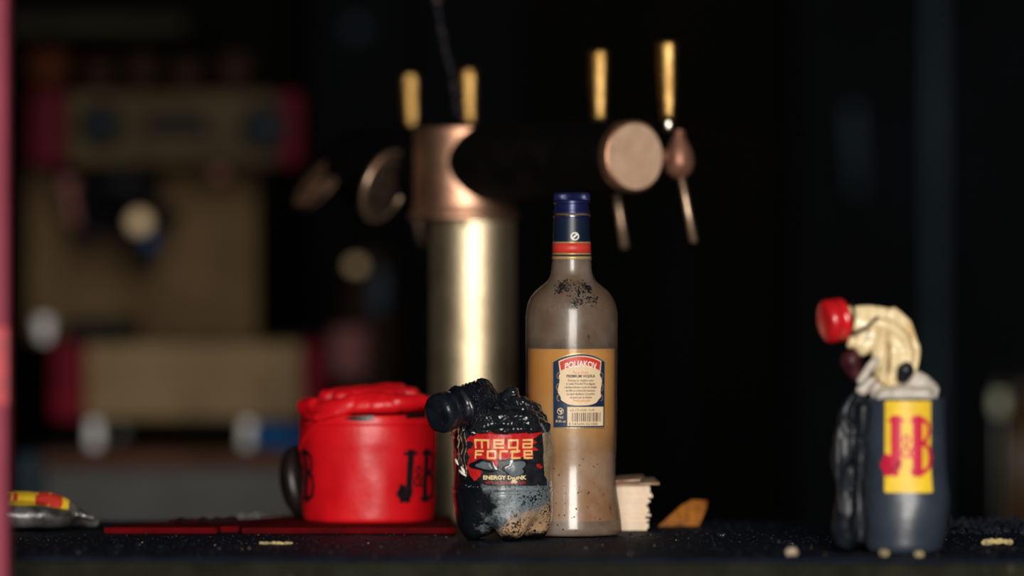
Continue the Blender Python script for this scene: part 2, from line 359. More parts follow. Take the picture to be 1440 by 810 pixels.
# pillar-like door on the right with a vertical grip
door = structure('door_1', B(S(1120, 0, 6.4).x, S(1300, 0, 6.4).x, 6.40, 6.44, 0.01, 2.2, bev=0.004), M['bg_panel'], smooth=False)
obj('door_handle', R((S(1206, 0, 6.34).x, 6.34, S(0, 272, 6.34).z), (S(1198, 0, 6.34).x, 6.34, S(0, 150, 6.34).z), 0.0085), M['bg_strip'], door)
for yy in (255, 165):
    obj('handle_bracket', R((S(1203, 0, 6.34).x, 6.34, S(0, yy, 6.34).z), (S(1203, 0, 6.34).x, 6.405, S(0, yy, 6.34).z), 0.006), M['bg_dark'], door)
structure('trim_1', B(S(1304, 0, 6.38).x, S(1323, 0, 6.38).x, 6.36, 6.44, 0, 3.0, bev=0.004), M['bg_strip'], smooth=False)
structure('trim_2', B(S(1330, 0, 6.38).x, S(1500, 0, 6.38).x, 6.39, 6.44, 0, 3.0, bev=0.004), M['bg_panel'], smooth=False)
structure('trim_3', B(S(946, 0, 6.5).x, S(966, 0, 6.5).x, 6.60, 6.68, 0, 1.45, bev=0.006), M['bg_panel'], smooth=False)

# faded red front post, just outside the bar
po = empty('window_post', (-0.425, 3.5, 0), 'faded pinkish red upright post at the left edge in front of the bar', 'post')
obj('upright', B(-0.036, 0.0385, -0.02, 0.02, 0, 2.9, bev=0.003), M['post'], po, smooth=False)
z1, z0 = S(0, 462, 3.48).z, S(0, 568, 3.48).z
st = obj('sticker', B(-0.030, 0.0392, -0.0212, -0.0198, z0, z1), M['post2'], po, smooth=False, label='brighter red sticker wrapped on the post')
bmq = bmesh.new()
for k in range(3): box(bmq, 0.000+0.010*k, 0.005+0.010*k, -0.0216, -0.0212, z0+0.012+0.006*k, z1-0.012)
obj('dark_print', bmq, M['ink'], st, smooth=False)
structure('trim_4', B(-1.3, 1.3, 3.40, 3.60, -0.0, 0.03), M['bg_black'], smooth=False)

# ------------------------------------------------------------------ bar counter
bc = empty('bar_counter', (0, 3.95, 0), 'charred blue-black bar counter strewn with cinders that carries the burnt bottles', 'counter')
bm = bmesh.new()
XL, XR, YB = -0.95, 0.95, 4.275
def front_y(x): return 3.705 - 0.05*(x+0.45)
nx, ny = 150, 60
g = [[None]*(ny+1) for _ in range(nx+1)]
for i in range(nx+1):
    x = XL+(XR-XL)*i/nx
    for j in range(ny+1):
        t = j/ny; y = front_y(x) + (YB-front_y(x))*t
        zz = CT + 0.0006*noise.fractal(Vector((x*60, y*60, 0)), 1, 2, 3) - 0.0005
        if j == 0: zz -= 0.002
        g[i][j] = bm.verts.new((x, y-3.95 + (0.001*noise.noise(Vector((x*40, 0, 3))) if j == 0 else 0), zz))
for i in range(nx):
    for j in range(ny): bm.faces.new((g[i][j], g[i+1][j], g[i+1][j+1], g[i][j+1]))
lo = [bm.verts.new((XL+(XR-XL)*i/nx, front_y(XL+(XR-XL)*i/nx)-3.95, CT-0.004)) for i in range(nx+1)]
lb = [bm.verts.new((XL+(XR-XL)*i/nx, YB-3.95, CT-0.004)) for i in range(nx+1)]
for i in range(nx):
    bm.faces.new((g[i][0], lo[i], lo[i+1], g[i+1][0])); bm.faces.new((g[i][ny], g[i+1][ny], lb[i+1], lb[i])); bm.faces.new((lo[i], lb[i], lb[i+1], lo[i+1]))
obj('counter_top', bm, M['char'], bc)
bm = bmesh.new(); xs = [XL+(XR-XL)*i/8 for i in range(9)]
v = []
for z in (0.0, CT-0.0042):
    v.append([bm.verts.new((x, front_y(x)-3.95+0.004, z)) for x in xs] + [bm.verts.new((XR, YB-3.95-0.004, z)), bm.verts.new((XL, YB-3.95-0.004, z))])
n = len(v[0])
for i in range(n): bm.faces.new((v[0][i], v[0][(i+1) % n], v[1][(i+1) % n], v[1][i]))
bm.faces.new(v[1]); bm.faces.new(v[0][::-1])
obj('counter_front', bm, M['fascia'], bc, smooth=False)
# lower service shelf behind that carries the beer tower
structure('slab_1', B(-0.95, 0.95, 4.285, 4.80, 0.0, 0.98), M['bg_black'], smooth=False)

# cinders over the counter
def crumbs(name, n, m, xr, yr, smin, smax, label, seed, flat=0.6, avoid=(), zf=None):
    rnd = random.Random(seed); bm = bmesh.new(); c = 0
    while c < n:
        x = rnd.uniform(*xr); y = rnd.uniform(*yr); s = smin+(smax-smin)*rnd.random()**3
        if y < front_y(x)+s*1.2 or (y > 4.026-s and S(140,0,4.1).x < x < S(648,0,4.03).x) or any((x-a)**2+(y-b)**2 < (r+s)**2 for a, b, r in avoid): continue
        c += 1
        z0_ = CT if zf is None else zf(x, y)
        mtx = Matrix.Translation((x, y, z0_+s*flat*0.35)) @ Matrix.Rotation(rnd.random()*6.28, 4, 'Z') @ Matrix.Diagonal((1, rnd.uniform(0.5, 1), flat, 1))
        r = bmesh.ops.create_icosphere(bm, subdivisions=1, radius=s/2, matrix=mtx)
        for q in r['verts']: q.co += Vector([rnd.uniform(-1, 1)*s*0.11 for _ in range(3)])
    o = obj(name, bm, m, smooth=False); tag(o, label, 'debris', kind='stuff'); return o
VX, VY = S(804, 0, 4.02).x, 4.02
MX, MY = S(707, 0, 3.955).x, 3.955
JX, JY = S(1272, 0, 3.755).x, 3.755
AV = [(VX, VY, 0.046), (MX, MY, 0.046), (JX, JY, 0.042), (JX-0.052, JY+0.01, 0.03), (0.075, 4.125, 0.072)]
crumbs('cinders', 4200, M['char_crumb'], (-0.5, 0.52), (3.66, 4.26), 0.0006, 0.0034, 'fine blue-black cinders scattered over the charred bar top', 3, avoid=AV + [(-0.05-0.1*k, 4.14, 0.12) for k in range(4)])
crumbs('ash_crumbs', 110, M['pale_crumb'], (-0.45, 0.5), (3.68, 4.02), 0.0006, 0.0018, 'sparse pale ash specks on the charred bar top', 5, avoid=AV)

# ------------------------------------------------------------------ vodka bottle
vb = empty('glass_bottle', (VX, VY, CT), 'tall sooty clear glass bottle half full of amber liquid, navy label, blue cap', 'bottle')
K = 4.02/FP
def z_of(py): return (755-py)*K + 0.0006
prof = [(0, 0.0045), (40, 758), (0, 0)]
PR = [(58, 755.5), (67, 754.6), (70.2, 751), (70.4, 744), (69.6, 734), (67.5, 718), (65, 702), (62.6, 684), (61.6, 668), (61.8, 650), (62.8, 630), (63.6, 606), (64.0, 570), (64.3, 520), (64.5, 470), (64.4, 450), (63.6, 440), (61.5, 431), (57.5, 422), (51, 413.5), (43, 406.5), (36, 401), (31.5, 396), (28.8, 389), (27.6, 380), (26.6, 368), (25.8, 350), (25.0, 330), (24.2, 300)]
outer = [(0, 0.005), (0.022, 0.004)] + [(r*K, max(0.0004, z_of(y))) for r, y in PR] + [(0, z_of(298))]
def vod_r(z):
    p = [(r*K, z_of(y)) for r, y in PR]
    for (r0, h0), (r1, h1) in zip(p, p[1:]):
        if h0 <= z <= h1: return r0+(r1-r0)*(z-h0)/(h1-h0+1e-9)
    return p[-1][0] if z > p[-1][1] else p[0][0]
obj('glass_body', LA(outer, n=96), M['glass_film'], vb)
zl = z_of(494)
liq = [(0, 0.011), (0.030, 0.010)] + [(r*K-0.0022, z_of(y)) for r, y in PR if z_of(y) > 0.012 and z_of(y) < zl-0.001] + [(vod_r(zl)-0.0022, zl), (0, zl)]
obj('spirit', LA(liq, n=96), M['liquid'], vb, label='amber liquid up to above the label', auto=50)
# neck foil
def vsurf(u, v, off, u0=0.0):
    a = u/0.0405 + u0; r = vod_r(v)+off; return Vector((r*math.sin(a), -r*math.cos(a), v))
foil = [(vod_r(z_of(y))+0.0004, z_of(y)) for y in (367, 360, 350, 340, 330, 320, 310)]
nf = obj('neck_foil', LA([(foil[0][0]-0.0003, foil[0][1])]+foil, n=64), M['foil_navy'], vb, label='navy neck sleeve with red and gold bands')
for nm, ya, yb_, m_ in (('gold_band', 368.5, 364.5, 'gold_print'), ('red_band', 360, 346, 'red_print'), ('gold_band', 346.2, 344.2, 'gold_print'), ('gold_band', 362, 360, 'gold_print')):
    pf = [(vod_r(z_of(y))+0.00065, z_of(y)) for y in (ya, (ya+yb_)/2, yb_)]
    obj(nm, LA([(pf[0][0]-0.0004, pf[0][1])]+pf+[(pf[-1][0]-0.0004, pf[-1][1])], n=64), M[m_], nf)
bm = bmesh.new(); cx, cy = 0.0035, z_of(336.5)
# small round emblem: ring and slanted stroke
ring_ = [(cx*0.7+0.0031*math.cos(k*PI/8), cy+0.0031*math.sin(k*PI/8)) for k in range(16)]
ribbon(bm, ring_, 0.0010, close=True); ribbon(bm, [(cx*0.7-0.0014, cy-0.0012), (cx*0.7+0.0015, cy+0.0015)], 0.0014)
decal('round_emblem', bm, M['white_print'], nf, lambda u, v, off: vsurf(u*2.6, v, off), 0.0007, 0.002)
# screw cap
cp = []
z = z_of(312)
CPR = [(23.0, 312), (25.2, 311.6), (25.2, 309), (23.6, 308.4), (23.6, 304.5), (25.8, 303.8), (25.8, 300.5), (23.8, 299.8), (23.8, 291), (25.6, 290), (25.6, 286.8), (24.2, 286.2), (25.0, 285.2), (25.0, 277.8), (23.2, 275.2), (20, 274.6)]
cpp = [(r*K, z_of(y)) for r, y in CPR] + [(0, z_of(274.8))]
def knurl(r, h, t, i): return (r*(1+0.035*math.sin(t*48)) if 12 <= i <= 13 else r, h)
obj('screw_cap', LA(cpp, n=240, fn=knurl), M['blue_cap'], vb, label='dark blue metal screw cap', auto=40)
bmr = LA([(25.2*K, z_of(309)), (26.2*K, z_of(308.6)), (26.2*K, z_of(307.2)), (25.2*K, z_of(306.8))], n=64)
obj('tamper_ring', bmr, M['ferrule'], vb)

# back label; u,v in metres, label centre turned a little to the right
LU0 = math.asin(11/64)
def LF(u, v, off): return vsurf(u, v, off, LU0)
def ly(py): return z_of(py)
def lx(px): return (px-815)*K*1.03
def arch_top(x0, x1, yb, ys, ya, n=16):
    pts = [(lx(x0), ly(yb)), (lx(x1), ly(yb)), (lx(x1), ly(ys))]
    for k in range(1, n):
        t = k/n; X = x1+(x0-x1)*t; pts.append((lx(X), ly(ys-(ys-ya)*(1-(2*t-1)**2))))
    pts.append((lx(x0), ly(ys))); return pts
bm = bmesh.new(); ngon(bm, arch_top(776.6, 853.5, 604, 511.5, 499.6))
lab = decal('paper_label', bm, M['gold_print'], vb, LF, 0.0003, 0.003, label='navy and cream label with a red banner and a bar code')
bm = bmesh.new(); ngon(bm, arch_top(777.6, 852.5, 603.2, 512.3, 500.8))
decal('navy_ground', bm, M['navy'], lab, LF, 0.00042, 0.003)
# banner with cream edge
def banner(xa, xb_, yt, ybm, sag, n=14, inset=0.0):
    top = []; bot = []
    for k in range(n+1):
        t = k/n; q = (2*t-1)**2
        top.append((lx(xa+(xb_-xa)*t), ly(yt+sag*q))); bot.append((lx(xa+2+(xb_-xa-4)*t), ly(ybm+sag*q*1.0)))
    return bot + top[::-1]
bm = bmesh.new(); ngon(bm, banner(785.5, 846.5, 503.3, 521.5, 7.5))
decal('banner_edge', bm, M['cream'], lab, LF, 0.0006, 0.003)
bm = bmesh.new(); ngon(bm, banner(787, 845, 504.6, 516.5, 7.5))
decal('red_banner', bm, M['red_print'], lab, LF, 0.0007, 0.003)
bm = bmesh.new(); text2d(bm, 'POLIAKOV', 9.4*K*1.25, lx(816), ly(518.2), bold=0.02, sx=0.80, arch=7.3*K/(29*K)**2*0.9)
decal('lettering', bm, M['white_print'], lab, LF, 0.0009, 0.003)
# cartouche with scrolled sides
pts = []
for k in range(72):
    a = 2*PI*k/72; ex = 30.5*(abs(math.cos(a))**0.72)*(1 if math.cos(a) > 0 else -1); ey = 27*(abs(math.sin(a))**0.62)*(1 if math.sin(a) > 0 else -1)
    wv = 1+0.045*math.sin(a*12)*(abs(math.cos(a))**2)
    pts.append((lx(816+ex*wv), ly(545.5-ey)))
bm = bmesh.new(); ngon(bm, pts); decal('cartouche', bm, M['cream'], lab, LF, 0.00055, 0.003)
for sx_ in (-1, 1):
    bm = bmesh.new()
    for yy, rr in ((531, 4.2), (547, 5.2), (562, 4.2)):
        ribbon(bm, [(lx(816+sx_*(29.5+rr*0.75*math.cos(a/10*PI-PI/2))), ly(yy+rr*math.sin(a/10*PI-PI/2))) for a in range(11)], 0.8*K)
    decal('scrollwork', bm, M['gold_print'], lab, LF, 0.00065, 0.003)
bm = bmesh.new()
text2d(bm, 'PREMIUM VODKA', 5.6*K, lx(816), ly(533.5), bold=0.03, sx=0.92)
decal('lettering', bm, M['ink'], lab, LF, 0.0008, 0.003)
bm = bmesh.new(); text2d(bm, 'Pure Grain', 4.6*K, lx(815), ly(528.0), shear=0.4, sx=1.1)
decal('lettering', bm, M['red_print'], lab, LF, 0.0008, 0.003); bm = bmesh.new()
text2d(bm, 'TRIPLE DISTILLED', 3.4*K, lx(817), ly(567.3), bold=0.01, sx=0.95, arch=-1.5/K/400*1.0)
decal('lettering', bm, M['red_print'], lab, LF, 0.0008, 0.003)
bm = bmesh.new()
for k, s in enumerate(('Extraite du meilleur coeur', 'la vodka POLIAKOV se déguste', 'traditionnellement à partir de céréales', 'et offre un arôme très savoureux', 'La triple distillation lui confère', 'un goût pur et intense')):
    text2d(bm, s, 4.3*K, lx(816), ly(539+4.7*k), bold=0.012, sx=(0.80, 0.74, 0.68, 0.72, 0.76, 0.80)[k], shear=0.2)
decal('small_print', bm, M['ink'], lab, LF, 0.0008, 0.003)
bm = bmesh.new(); ngon(bm, rrect(lx(797.5), lx(850), ly(601), ly(574.5)))
decal('barcode_box', bm, M['cream'], lab, LF, 0.0006, 0.003)
bm = bmesh.new(); rb_ = random.Random(2); X = 803.5
while X < 845.5:
    w_ = rb_.choice((0.5, 0.5, 0.9, 1.3)); 
    ngon(bm, rrect(lx(X), lx(X+w_), ly(595), ly(582.5))); X += w_+rb_.choice((0.5, 0.7, 1.1, 1.5))
text2d(bm, 'LA.171102R 15:09', 4.6*K, lx(801), ly(580.6), sx=1.02, align='LEFT')
text2d(bm, '3 147690 051008', 5.0*K, lx(799), ly(600.0), sx=1.2, align='LEFT')
decal('barcode', bm, M['ink'], lab, LF, 0.0008, 0.003)
bm = bmesh.new(); c_ = (lx(788), ly(580.5))
ribbon(bm, [(c_[0]+4.2*K*math.cos(k*PI/8), c_[1]+4.2*K*math.sin(k*PI/8)) for k in range(16)], 0.9*K, close=True)
ribbon(bm, [(c_[0]-2*K, c_[1]+2*K), (c_[0], c_[1]-0.5*K), (c_[0]+2*K, c_[1]+1.5*K), (c_[0]+1*K, c_[1]-2.5*K)], 1.4*K)
text2d(bm, '70cl', 5*K, lx(788), ly(590.5), bold=0.01); text2d(bm, '37,5% vol', 4.4*K, lx(788.2), ly(596), bold=0.01, sx=0.85)
decal('small_print', bm, M['cream'], lab, LF, 0.0008, 0.003)
# embossed lettering on the shoulder
bm = bmesh.new(); text2d(bm, 'POLIAKOV', 0.010, 0, z_of(441), sx=1.25)
decal('embossed_lettering', bm, M['glass_film'], vb, vsurf, 0.0004, 0.002)
# soot flakes at the shoulder
bm = bmesh.new(); rs = random.Random(9)
for cx_, cy_, n_, sp in ((0.010, z_of(414), 60, 0.013), (-0.013, z_of(408), 60, 0.006), (0.004, z_of(430), 40, 0.006), (0.020, z_of(408), 50, 0.006), (0.02, z_of(426), 18, 0.006), (-0.01, z_of(404), 30, 0.01)):
    for k in range(n_*3):
        u = cx_+rs.gauss(0, sp*0.62); v_ = cy_+rs.gauss(0, sp*0.36); s = 0.0002+0.0013*rs.random()**2.5
        ngon(bm, [(u+s*rs.uniform(0.5, 1.1)*math.cos(a*PI/3), v_+s*rs.uniform(0.4, 0.9)*math.sin(a*PI/3)) for a in range(6)])
o = decal('soot_flakes', bm, M['black_gloss'], vb, vsurf, 0.0003, 0.004); o['kind'] = 'stuff'
bm = bmesh.new()
for k in range(46):
    u = rs.uniform(-0.028, 0.028); v_ = rs.choice((z_of(716), z_of(728), z_of(735), z_of(660), z_of(690)))+rs.gauss(0, 0.004); s = rs.uniform(0.0003, 0.0009)
    p = vsurf(u, v_, 0.0002); bmesh.ops.create_icosphere(bm, subdivisions=1, radius=s, matrix=Matrix.Translation(p))
o = obj('soot_specks', bm, M['crust'], vb); o['kind'] = 'stuff'

# ------------------------------------------------------------------ energy drink bottle (melted)
KM = 3.955/FP
mb = empty('energy_drink_bottle', (MX, MY, CT), 'small melted black energy drink bottle with collapsed charred top and a red lettered label', 'bottle')
def mz(py): return (758.5-py)*KM
RB = 0.0433
def body_r(a, z):
    """a = angle from the front, z height"""
    lobe = 0.5+0.5*math.cos(5*(a-0.26))
    r = RB
    if z < 0.026:
        t = 1-z/0.026; r = RB*(1-0.20*t**2.6)
    val = max(0.0, 1-z/0.036); r -= 0.0085*val**1.3*(1-lobe)**1.8
    r -= 0.0012*math.exp(-((z-mz(690))/0.0012)**2)
    if z > mz(686): r -= 0.0006
    r += 0.0011*noise.noise(Vector((math.sin(a)*3, math.cos(a)*3, z*60)))
    if z > mz(640): r += 0.0014*noise.noise(Vector((math.sin(a)*5, math.cos(a)*5, z*110+4)))
    if z > mz(612): r -= 0.5*(z-mz(612))
    return r
bm = bmesh.new(); zs = [0.0, 0.0012, 0.0028] + [0.005+(mz(595)-0.005)*k/70 for k in range(71)]
n = 160
rings = []
for iz, z in enumerate(zs):
    ring = []
    for k in range(n):
        a = 2*PI*k/n; lobe = 0.5+0.5*math.cos(5*(a-0.26))
        r = body_r(a, z); zz = z + (0.010*(1-lobe)**1.5*(1-z/0.03) if z < 0.03 else 0)
        if iz == 0: r *= 0.90
        ring.append(bm.verts.new((r*math.sin(a), -r*math.cos(a), zz)))
    rings.append(ring)
for a_, b_ in zip(rings, rings[1:]):
    for k in range(n): bm.faces.new((a_[k], a_[(k+1) % n], b_[(k+1) % n], b_[k]))
c0 = bm.verts.new((0, 0, 0.008)); c1 = bm.verts.new((0, 0, mz(594)))
for k in range(n): bm.faces.new((c0, rings[0][(k+1) % n], rings[0][k])); bm.faces.new((c1, rings[-1][k], rings[-1][(k+1) % n]))
# body material: black soot to the left, grey glossy plastic in the middle, scorched tan patches low down
def body_mat():
    m = mat('sooty_clear_plastic', (0.17, 0.20, 0.22), rough=0.28, bump=0.5, bscale=160, spec=0.5, coat=0.4)
    nt = m.node_tree; N = nt.nodes; L = nt.links; b = N['Principled BSDF']
    tc = N.new('ShaderNodeTexCoord'); sp = N.new('ShaderNodeSeparateXYZ'); L.new(tc.outputs['Object'], sp.inputs[0])
    def nz(s, d=6, off=0):
        mp = N.new('ShaderNodeMapping'); mp.inputs['Location'].default_value = (off, off, off); L.new(tc.outputs['Object'], mp.inputs[0])
        q = N.new('ShaderNodeTexNoise'); q.inputs['Scale'].default_value = s; q.inputs['Detail'].default_value = d; q.inputs['Roughness'].default_value = 0.65
        L.new(mp.outputs[0], q.inputs['Vector']); return q.outputs['Fac']
    def ma(op, a, b2):
        q = N.new('ShaderNodeMath'); q.operation = op
        for i, s in enumerate((a, b2)):
            if isinstance(s, (int, float)): q.inputs[i].default_value = s
            else: L.new(s, q.inputs[i])
        return q.outputs[0]
    def mr(s, a, b2):
        q = N.new('ShaderNodeMapRange'); q.inputs['From Min'].default_value = a; q.inputs['From Max'].default_value = b2; L.new(s, q.inputs['Value']); return q.outputs[0]
    def mx(f, a, col):
        q = N.new('ShaderNodeMix'); q.data_type = 'RGBA'; L.new(f, q.inputs['Factor']); q.inputs[7].default_value = (*col, 1)
        if isinstance(a, tuple): q.inputs[6].default_value = (*a, 1)
        else: L.new(a, q.inputs[6])
        return q.outputs[2]
    # scorched tan low on the lobes
    tz = ma('MULTIPLY', sp.outputs['Z'], -16.0)
    tanf = mr(ma('ADD', ma('ADD', nz(38, 5), tz), ma('MULTIPLY', sp.outputs['X'], 7.0)), 0.22, 0.36)
    c = mx(tanf, (0.17, 0.20, 0.22), (0.46, 0.29, 0.17))
    # soot
    sx_ = ma('MULTIPLY', sp.outputs['X'], -11.0)
    soot = mr(ma('ADD', nz(80, 10, 3), sx_), 0.52, 0.66)
    c = mx(soot, c, (0.005, 0.007, 0.010))
    fine = mr(ma('ADD', nz(520, 4, 8), ma('MULTIPLY', nz(60, 3, 2), 0.5)), 0.80, 0.84)
    c = mx(fine, c, (0.006, 0.006, 0.007))
    rim = mr(ma('ADD', ma('MULTIPLY', sp.outputs['Z'], 60.0), nz(60, 4, 5)), 0.95, 0.70)
    c = mx(rim, c, (0.004, 0.004, 0.005))
    L.new(c, b.inputs['Base Color'])
    return m
M['pet'] = body_mat()
obj('plastic_body', bm, M['pet'], mb, label='clear plastic lower body blotched with black soot')
# collapsed charred top (local coordinates)
def q(px, py, dy=0.0, r=10): return ((px-707)*KM, dy, mz(py), r*KM)
chains = [
    [q(664, 600, 0.0, 25), q(700, 592, -0.004, 32), q(742, 598, 0.0, 27)],
    [q(662, 594, -0.020, 16), q(690, 591, -0.030, 18), q(715, 592, -0.032, 18), q(742, 592, -0.024, 17)],
    [q(652, 600, -0.014, 9), q(668, 604, -0.032, 9), q(690, 604, -0.039, 8), q(712, 605, -0.0405, 9), q(736, 602, -0.036, 8), q(756, 600, -0.026, 8)],
    [q(750, 604, -0.010, 18), q(764, 602, -0.012, 9), q(771, 599, -0.014, 4)],
    [q(690, 600, 0.022, 22), q(735, 600, 0.022, 18)],
    [q(706, 570, 0.0, 18), q(716, 557, 0.0, 13), q(720, 552, -0.004, 10)],
    [q(728, 572, -0.006, 17), q(745, 580, -0.006, 15)],
    [q(738, 566, 0.004, 10), q(752, 575, 0.002, 9)],
    [q(690, 575, -0.004, 20), q(668, 568, -0.010, 22), q(655, 570, -0.014, 22)],
    [q(692, 560, 0.0, 11), q(680, 542, -0.012, 8), q(675, 539, -0.014, 7)],
    [q(678, 541, -0.018, 6.5), q(684, 556, -0.028, 6), q(674, 572, -0.036, 6), q(666, 582, -0.039, 5)],
    [q(700, 562, -0.012, 6), q(712, 572, -0.024, 5), q(735, 574, -0.026, 6)],
    [q(655, 600, -0.018, 12), q(652, 612, -0.022, 9)],
]
bmx = blob(chains, voxel=0.0010, smooth=4, amp=0.0036, freq=42, amp2=0.00085, freq2=420, crease=0.0028, cfreq=48)
obj('melted_shoulder', bmx, M['crust'], mb, label='collapsed crusty black shoulder')
# wrinkled neck sleeve and screw cap pointing to the lower left
ax = Vector((-0.74, -0.60, -0.22)).normalized()
pc = Vector(q(634, 576, -0.036)[:3])
def nfn(r, h, t, i): return (r*(1+0.05*math.sin(3*t+h*300)+0.03*noise.noise(Vector((math.cos(t)*4, math.sin(t)*4, h*300)))), h)
neck = LA([(0.010, -0.046), (0.0155, -0.040), (0.0175, -0.030), (0.0178, -0.022), (0.0170, -0.016), (0.0182, -0.0125), (0.0182, -0.0095), (0.0165, -0.0085), (0.0150, -0.004), (0.0148, 0.003), (0, 0.004)], pc, ax, n=72, fn=nfn)
bmesh.ops.subdivide_edges(neck, edges=neck.edges[:], cuts=1, use_grid_fill=True)
obj('neck', neck, M['black_gloss'], mb)
rn = random.Random(4)
bm = bmesh.new(); Mx = frame(ax)
for k in range(260):
    t = rn.uniform(0, 2*PI); h = rn.uniform(-0.040, -0.014); s = rn.uniform(0.0003, 0.0009)
    p = pc + Mx @ Vector((0.0178*math.cos(t), 0.0178*math.sin(t), h)); bmesh.ops.create_icosphere(bm, subdivisions=1, radius=s, matrix=Matrix.Translation(p))
o = obj('blisters', bm, M['black_gloss'], mb); o['kind'] = 'stuff'
capb = LA([(0.0150, -0.0010), (0.0172, 0.0), (0.0175, 0.003), (0.0171, 0.0034), (0.0171, 0.0042), (0.0177, 0.0048), (0.0176, 0.0125), (0.0162, 0.0150), (0.0135, 0.0158), (0.010, 0.0153), (0, 0.0150)], pc, ax, n=96,
          fn=lambda r, h, t, i: (r*(1+(0.012*math.sin(t*32) if 5 <= i <= 6 else 0)+0.025*math.sin(2*t+1)), h + 0.0012*noise.noise(Vector((r*120*math.cos(t), r*120*math.sin(t), 2)))))
obj('screw_cap', capb, M['cap_black'], mb, label='softened black screw cap')
# torn shreds below the cap on the left
bm = bmesh.new()
for k, (px, ya, yb_) in enumerate(((640, 600, 640), (645, 602, 668), (650, 600, 660), (655, 598, 672), (636, 606, 618))):
    P = [Vector(((px-707)*KM + 0.0012*math.sin(j*1.3+k), -0.022-0.001*k+0.001*math.sin(j*2), mz(ya+(yb_-ya)*j/10))) for j in range(11)]
    P = [Vector((-math.sqrt(max(0, 0.0448**2-p.y**2))*0.985 if k in (0, 1) else p.x, p.y if k in (0, 1) else -math.sqrt(max(0, 0.0442**2-p.x**2)), p.z)) for p in P]
    tube(bm, P, [0.00042+0.0003*math.sin(j*2.1+k) for j in range(11)], n=6)
obj('torn_shreds', bm, M['shred'], mb, label='curled beige shreds of label film')

# wrapped label
def MF(u, v, off): a = u/RB; r = body_r(a, v)+off; return Vector((r*math.sin(a), -r*math.cos(a), v))
def mu(px):  # screen x -> arc length around the bottle
    s = max(-0.995, min(0.995, (px-707)*KM/(RB))); return RB*math.asin(s)
def mp_(px, py): return (mu(px), mz(py))
top = [(649, 606), (660, 603), (690, 604), (720, 605), (748, 602), (766, 600)]
bot = [(769, 682), (755, 682), (735, 681), (715, 681), (700, 682), (683, 680), (668, 673), (660, 662), (654, 655), (649, 640)]
bm = bmesh.new(); ngon(bm, [mp_(*p) for p in reversed(top)] + [mp_(*p) for p in reversed(bot)][0:])
ml = decal('film_label', bm, M['lab_black'], mb, MF, 0.0005, 0.002, label='black and red wraparound label reading mega force')
rr_ = random.Random(12); pts = []
base_ = [(659, 603), (675, 600), (690, 606), (705, 603), (722, 607), (735, 604), (748, 603), (757, 600), (752, 608), (764, 607), (754, 613), (748, 617), (755, 621), (748, 625), (757, 632), (748, 633), (751, 640), (744, 641), (742, 647), (736, 641), (725, 644), (715, 642), (708, 650), (714, 643), (703, 645), (697, 642), (701, 650), (697, 659), (690, 662), (694, 655), (688, 648), (676, 644), (680, 656), (676, 668), (668, 675), (662, 668), (657, 655), (660, 643), (657, 634), (662, 626), (656, 618), (662, 612)]
bm = bmesh.new(); ngon(bm, [mp_(*p) for p in base_][::-1]); decal('red_splash', bm, M['lab_red'], ml, MF, 0.0007, 0.002)
bm = bmesh.new(); ngon(bm, [mp_(*p) for p in ((754, 652), (758, 651), (763, 656), (760, 658), (755, 656))]); decal('red_splash', bm, M['lab_red'], ml, MF, 0.0007, 0.002)
# lettering
GL = {'m': ([[(0, 0), (0, 3), (6, 3), (6, 0)], [(3, 3), (3, 0)]], 6), 'e': ([[(4, 0), (0, 0), (0, 3), (4, 3), (4, 1.5), (0, 1.5)]], 4),
      'g': ([[(4, 0), (0, 0), (0, 3), (4, 3), (4, -1.7), (1, -1.7)]], 4), 'a': ([[(0, 3), (4, 3), (4, 0), (0, 0), (0, 1.5), (4, 1.5)]], 4),
      'f': ([[(0, 0), (0, 3), (4, 3)], [(0, 1.5), (3, 1.5)]], 4), 'o': ([[(0, 0), (0, 3), (4, 3), (4, 0), (0, 0)]], 4),
      'r': ([[(0, 0), (0, 3), (3.6, 3)]], 3.6), 'c': ([[(4, 3), (0, 3), (0, 0), (4, 0)]], 4)}
def block(bm, word, px0, px1, pyt, pyb, sw):
    tot = sum(GL[c][1] for c in word) + 2.7*(len(word)-1); k = (px1-px0-sw)/tot; x = px0+sw/2; h = (pyb-pyt-sw)/3
    for c in word:
        for pl in GL[c][0]:
            ribbon(bm, [mp_(x+a*k, pyb-sw/2-b*h) for a, b in pl], sw*KM*1.02)
        x += (GL[c][1]+2.7)*k
bm = bmesh.new(); block(bm, 'mega', 668, 749, 616.2, 629.2, 2.7); block(bm, 'force', 668, 749, 631.5, 643.8, 2.6)
decal('lettering', bm, M['lab_orange'], ml, MF, 0.0010, 0.002, label='orange block letters mega force')
bm = bmesh.new(); text2d(bm, 'ENERGY DRINK', 7.6*KM, mu(709.5), mz(672.0), bold=0.035, sx=1.13)
decal('lettering', bm, M['lab_cream'], ml, MF, 0.0010, 0.002)
bm = bmesh.new(); text2d(bm, 'WITH TAURINE & CAFFEINE', 4.9*KM, mu(711), mz(678.3), bold=0.01, sx=0.92)
decal('lettering', bm, M['lab_red'], ml, MF, 0.0010, 0.002)
bm = bmesh.new(); ngon(bm, [mp_(*p) for p in ((762, 609), (768, 607), (774.5, 612), (774.5, 676), (771, 678), (765, 668))]); decal('beige_strip', bm, M['lab_beige'], ml, MF, 0.0009, 0.002, label='beige strip of tiny print')
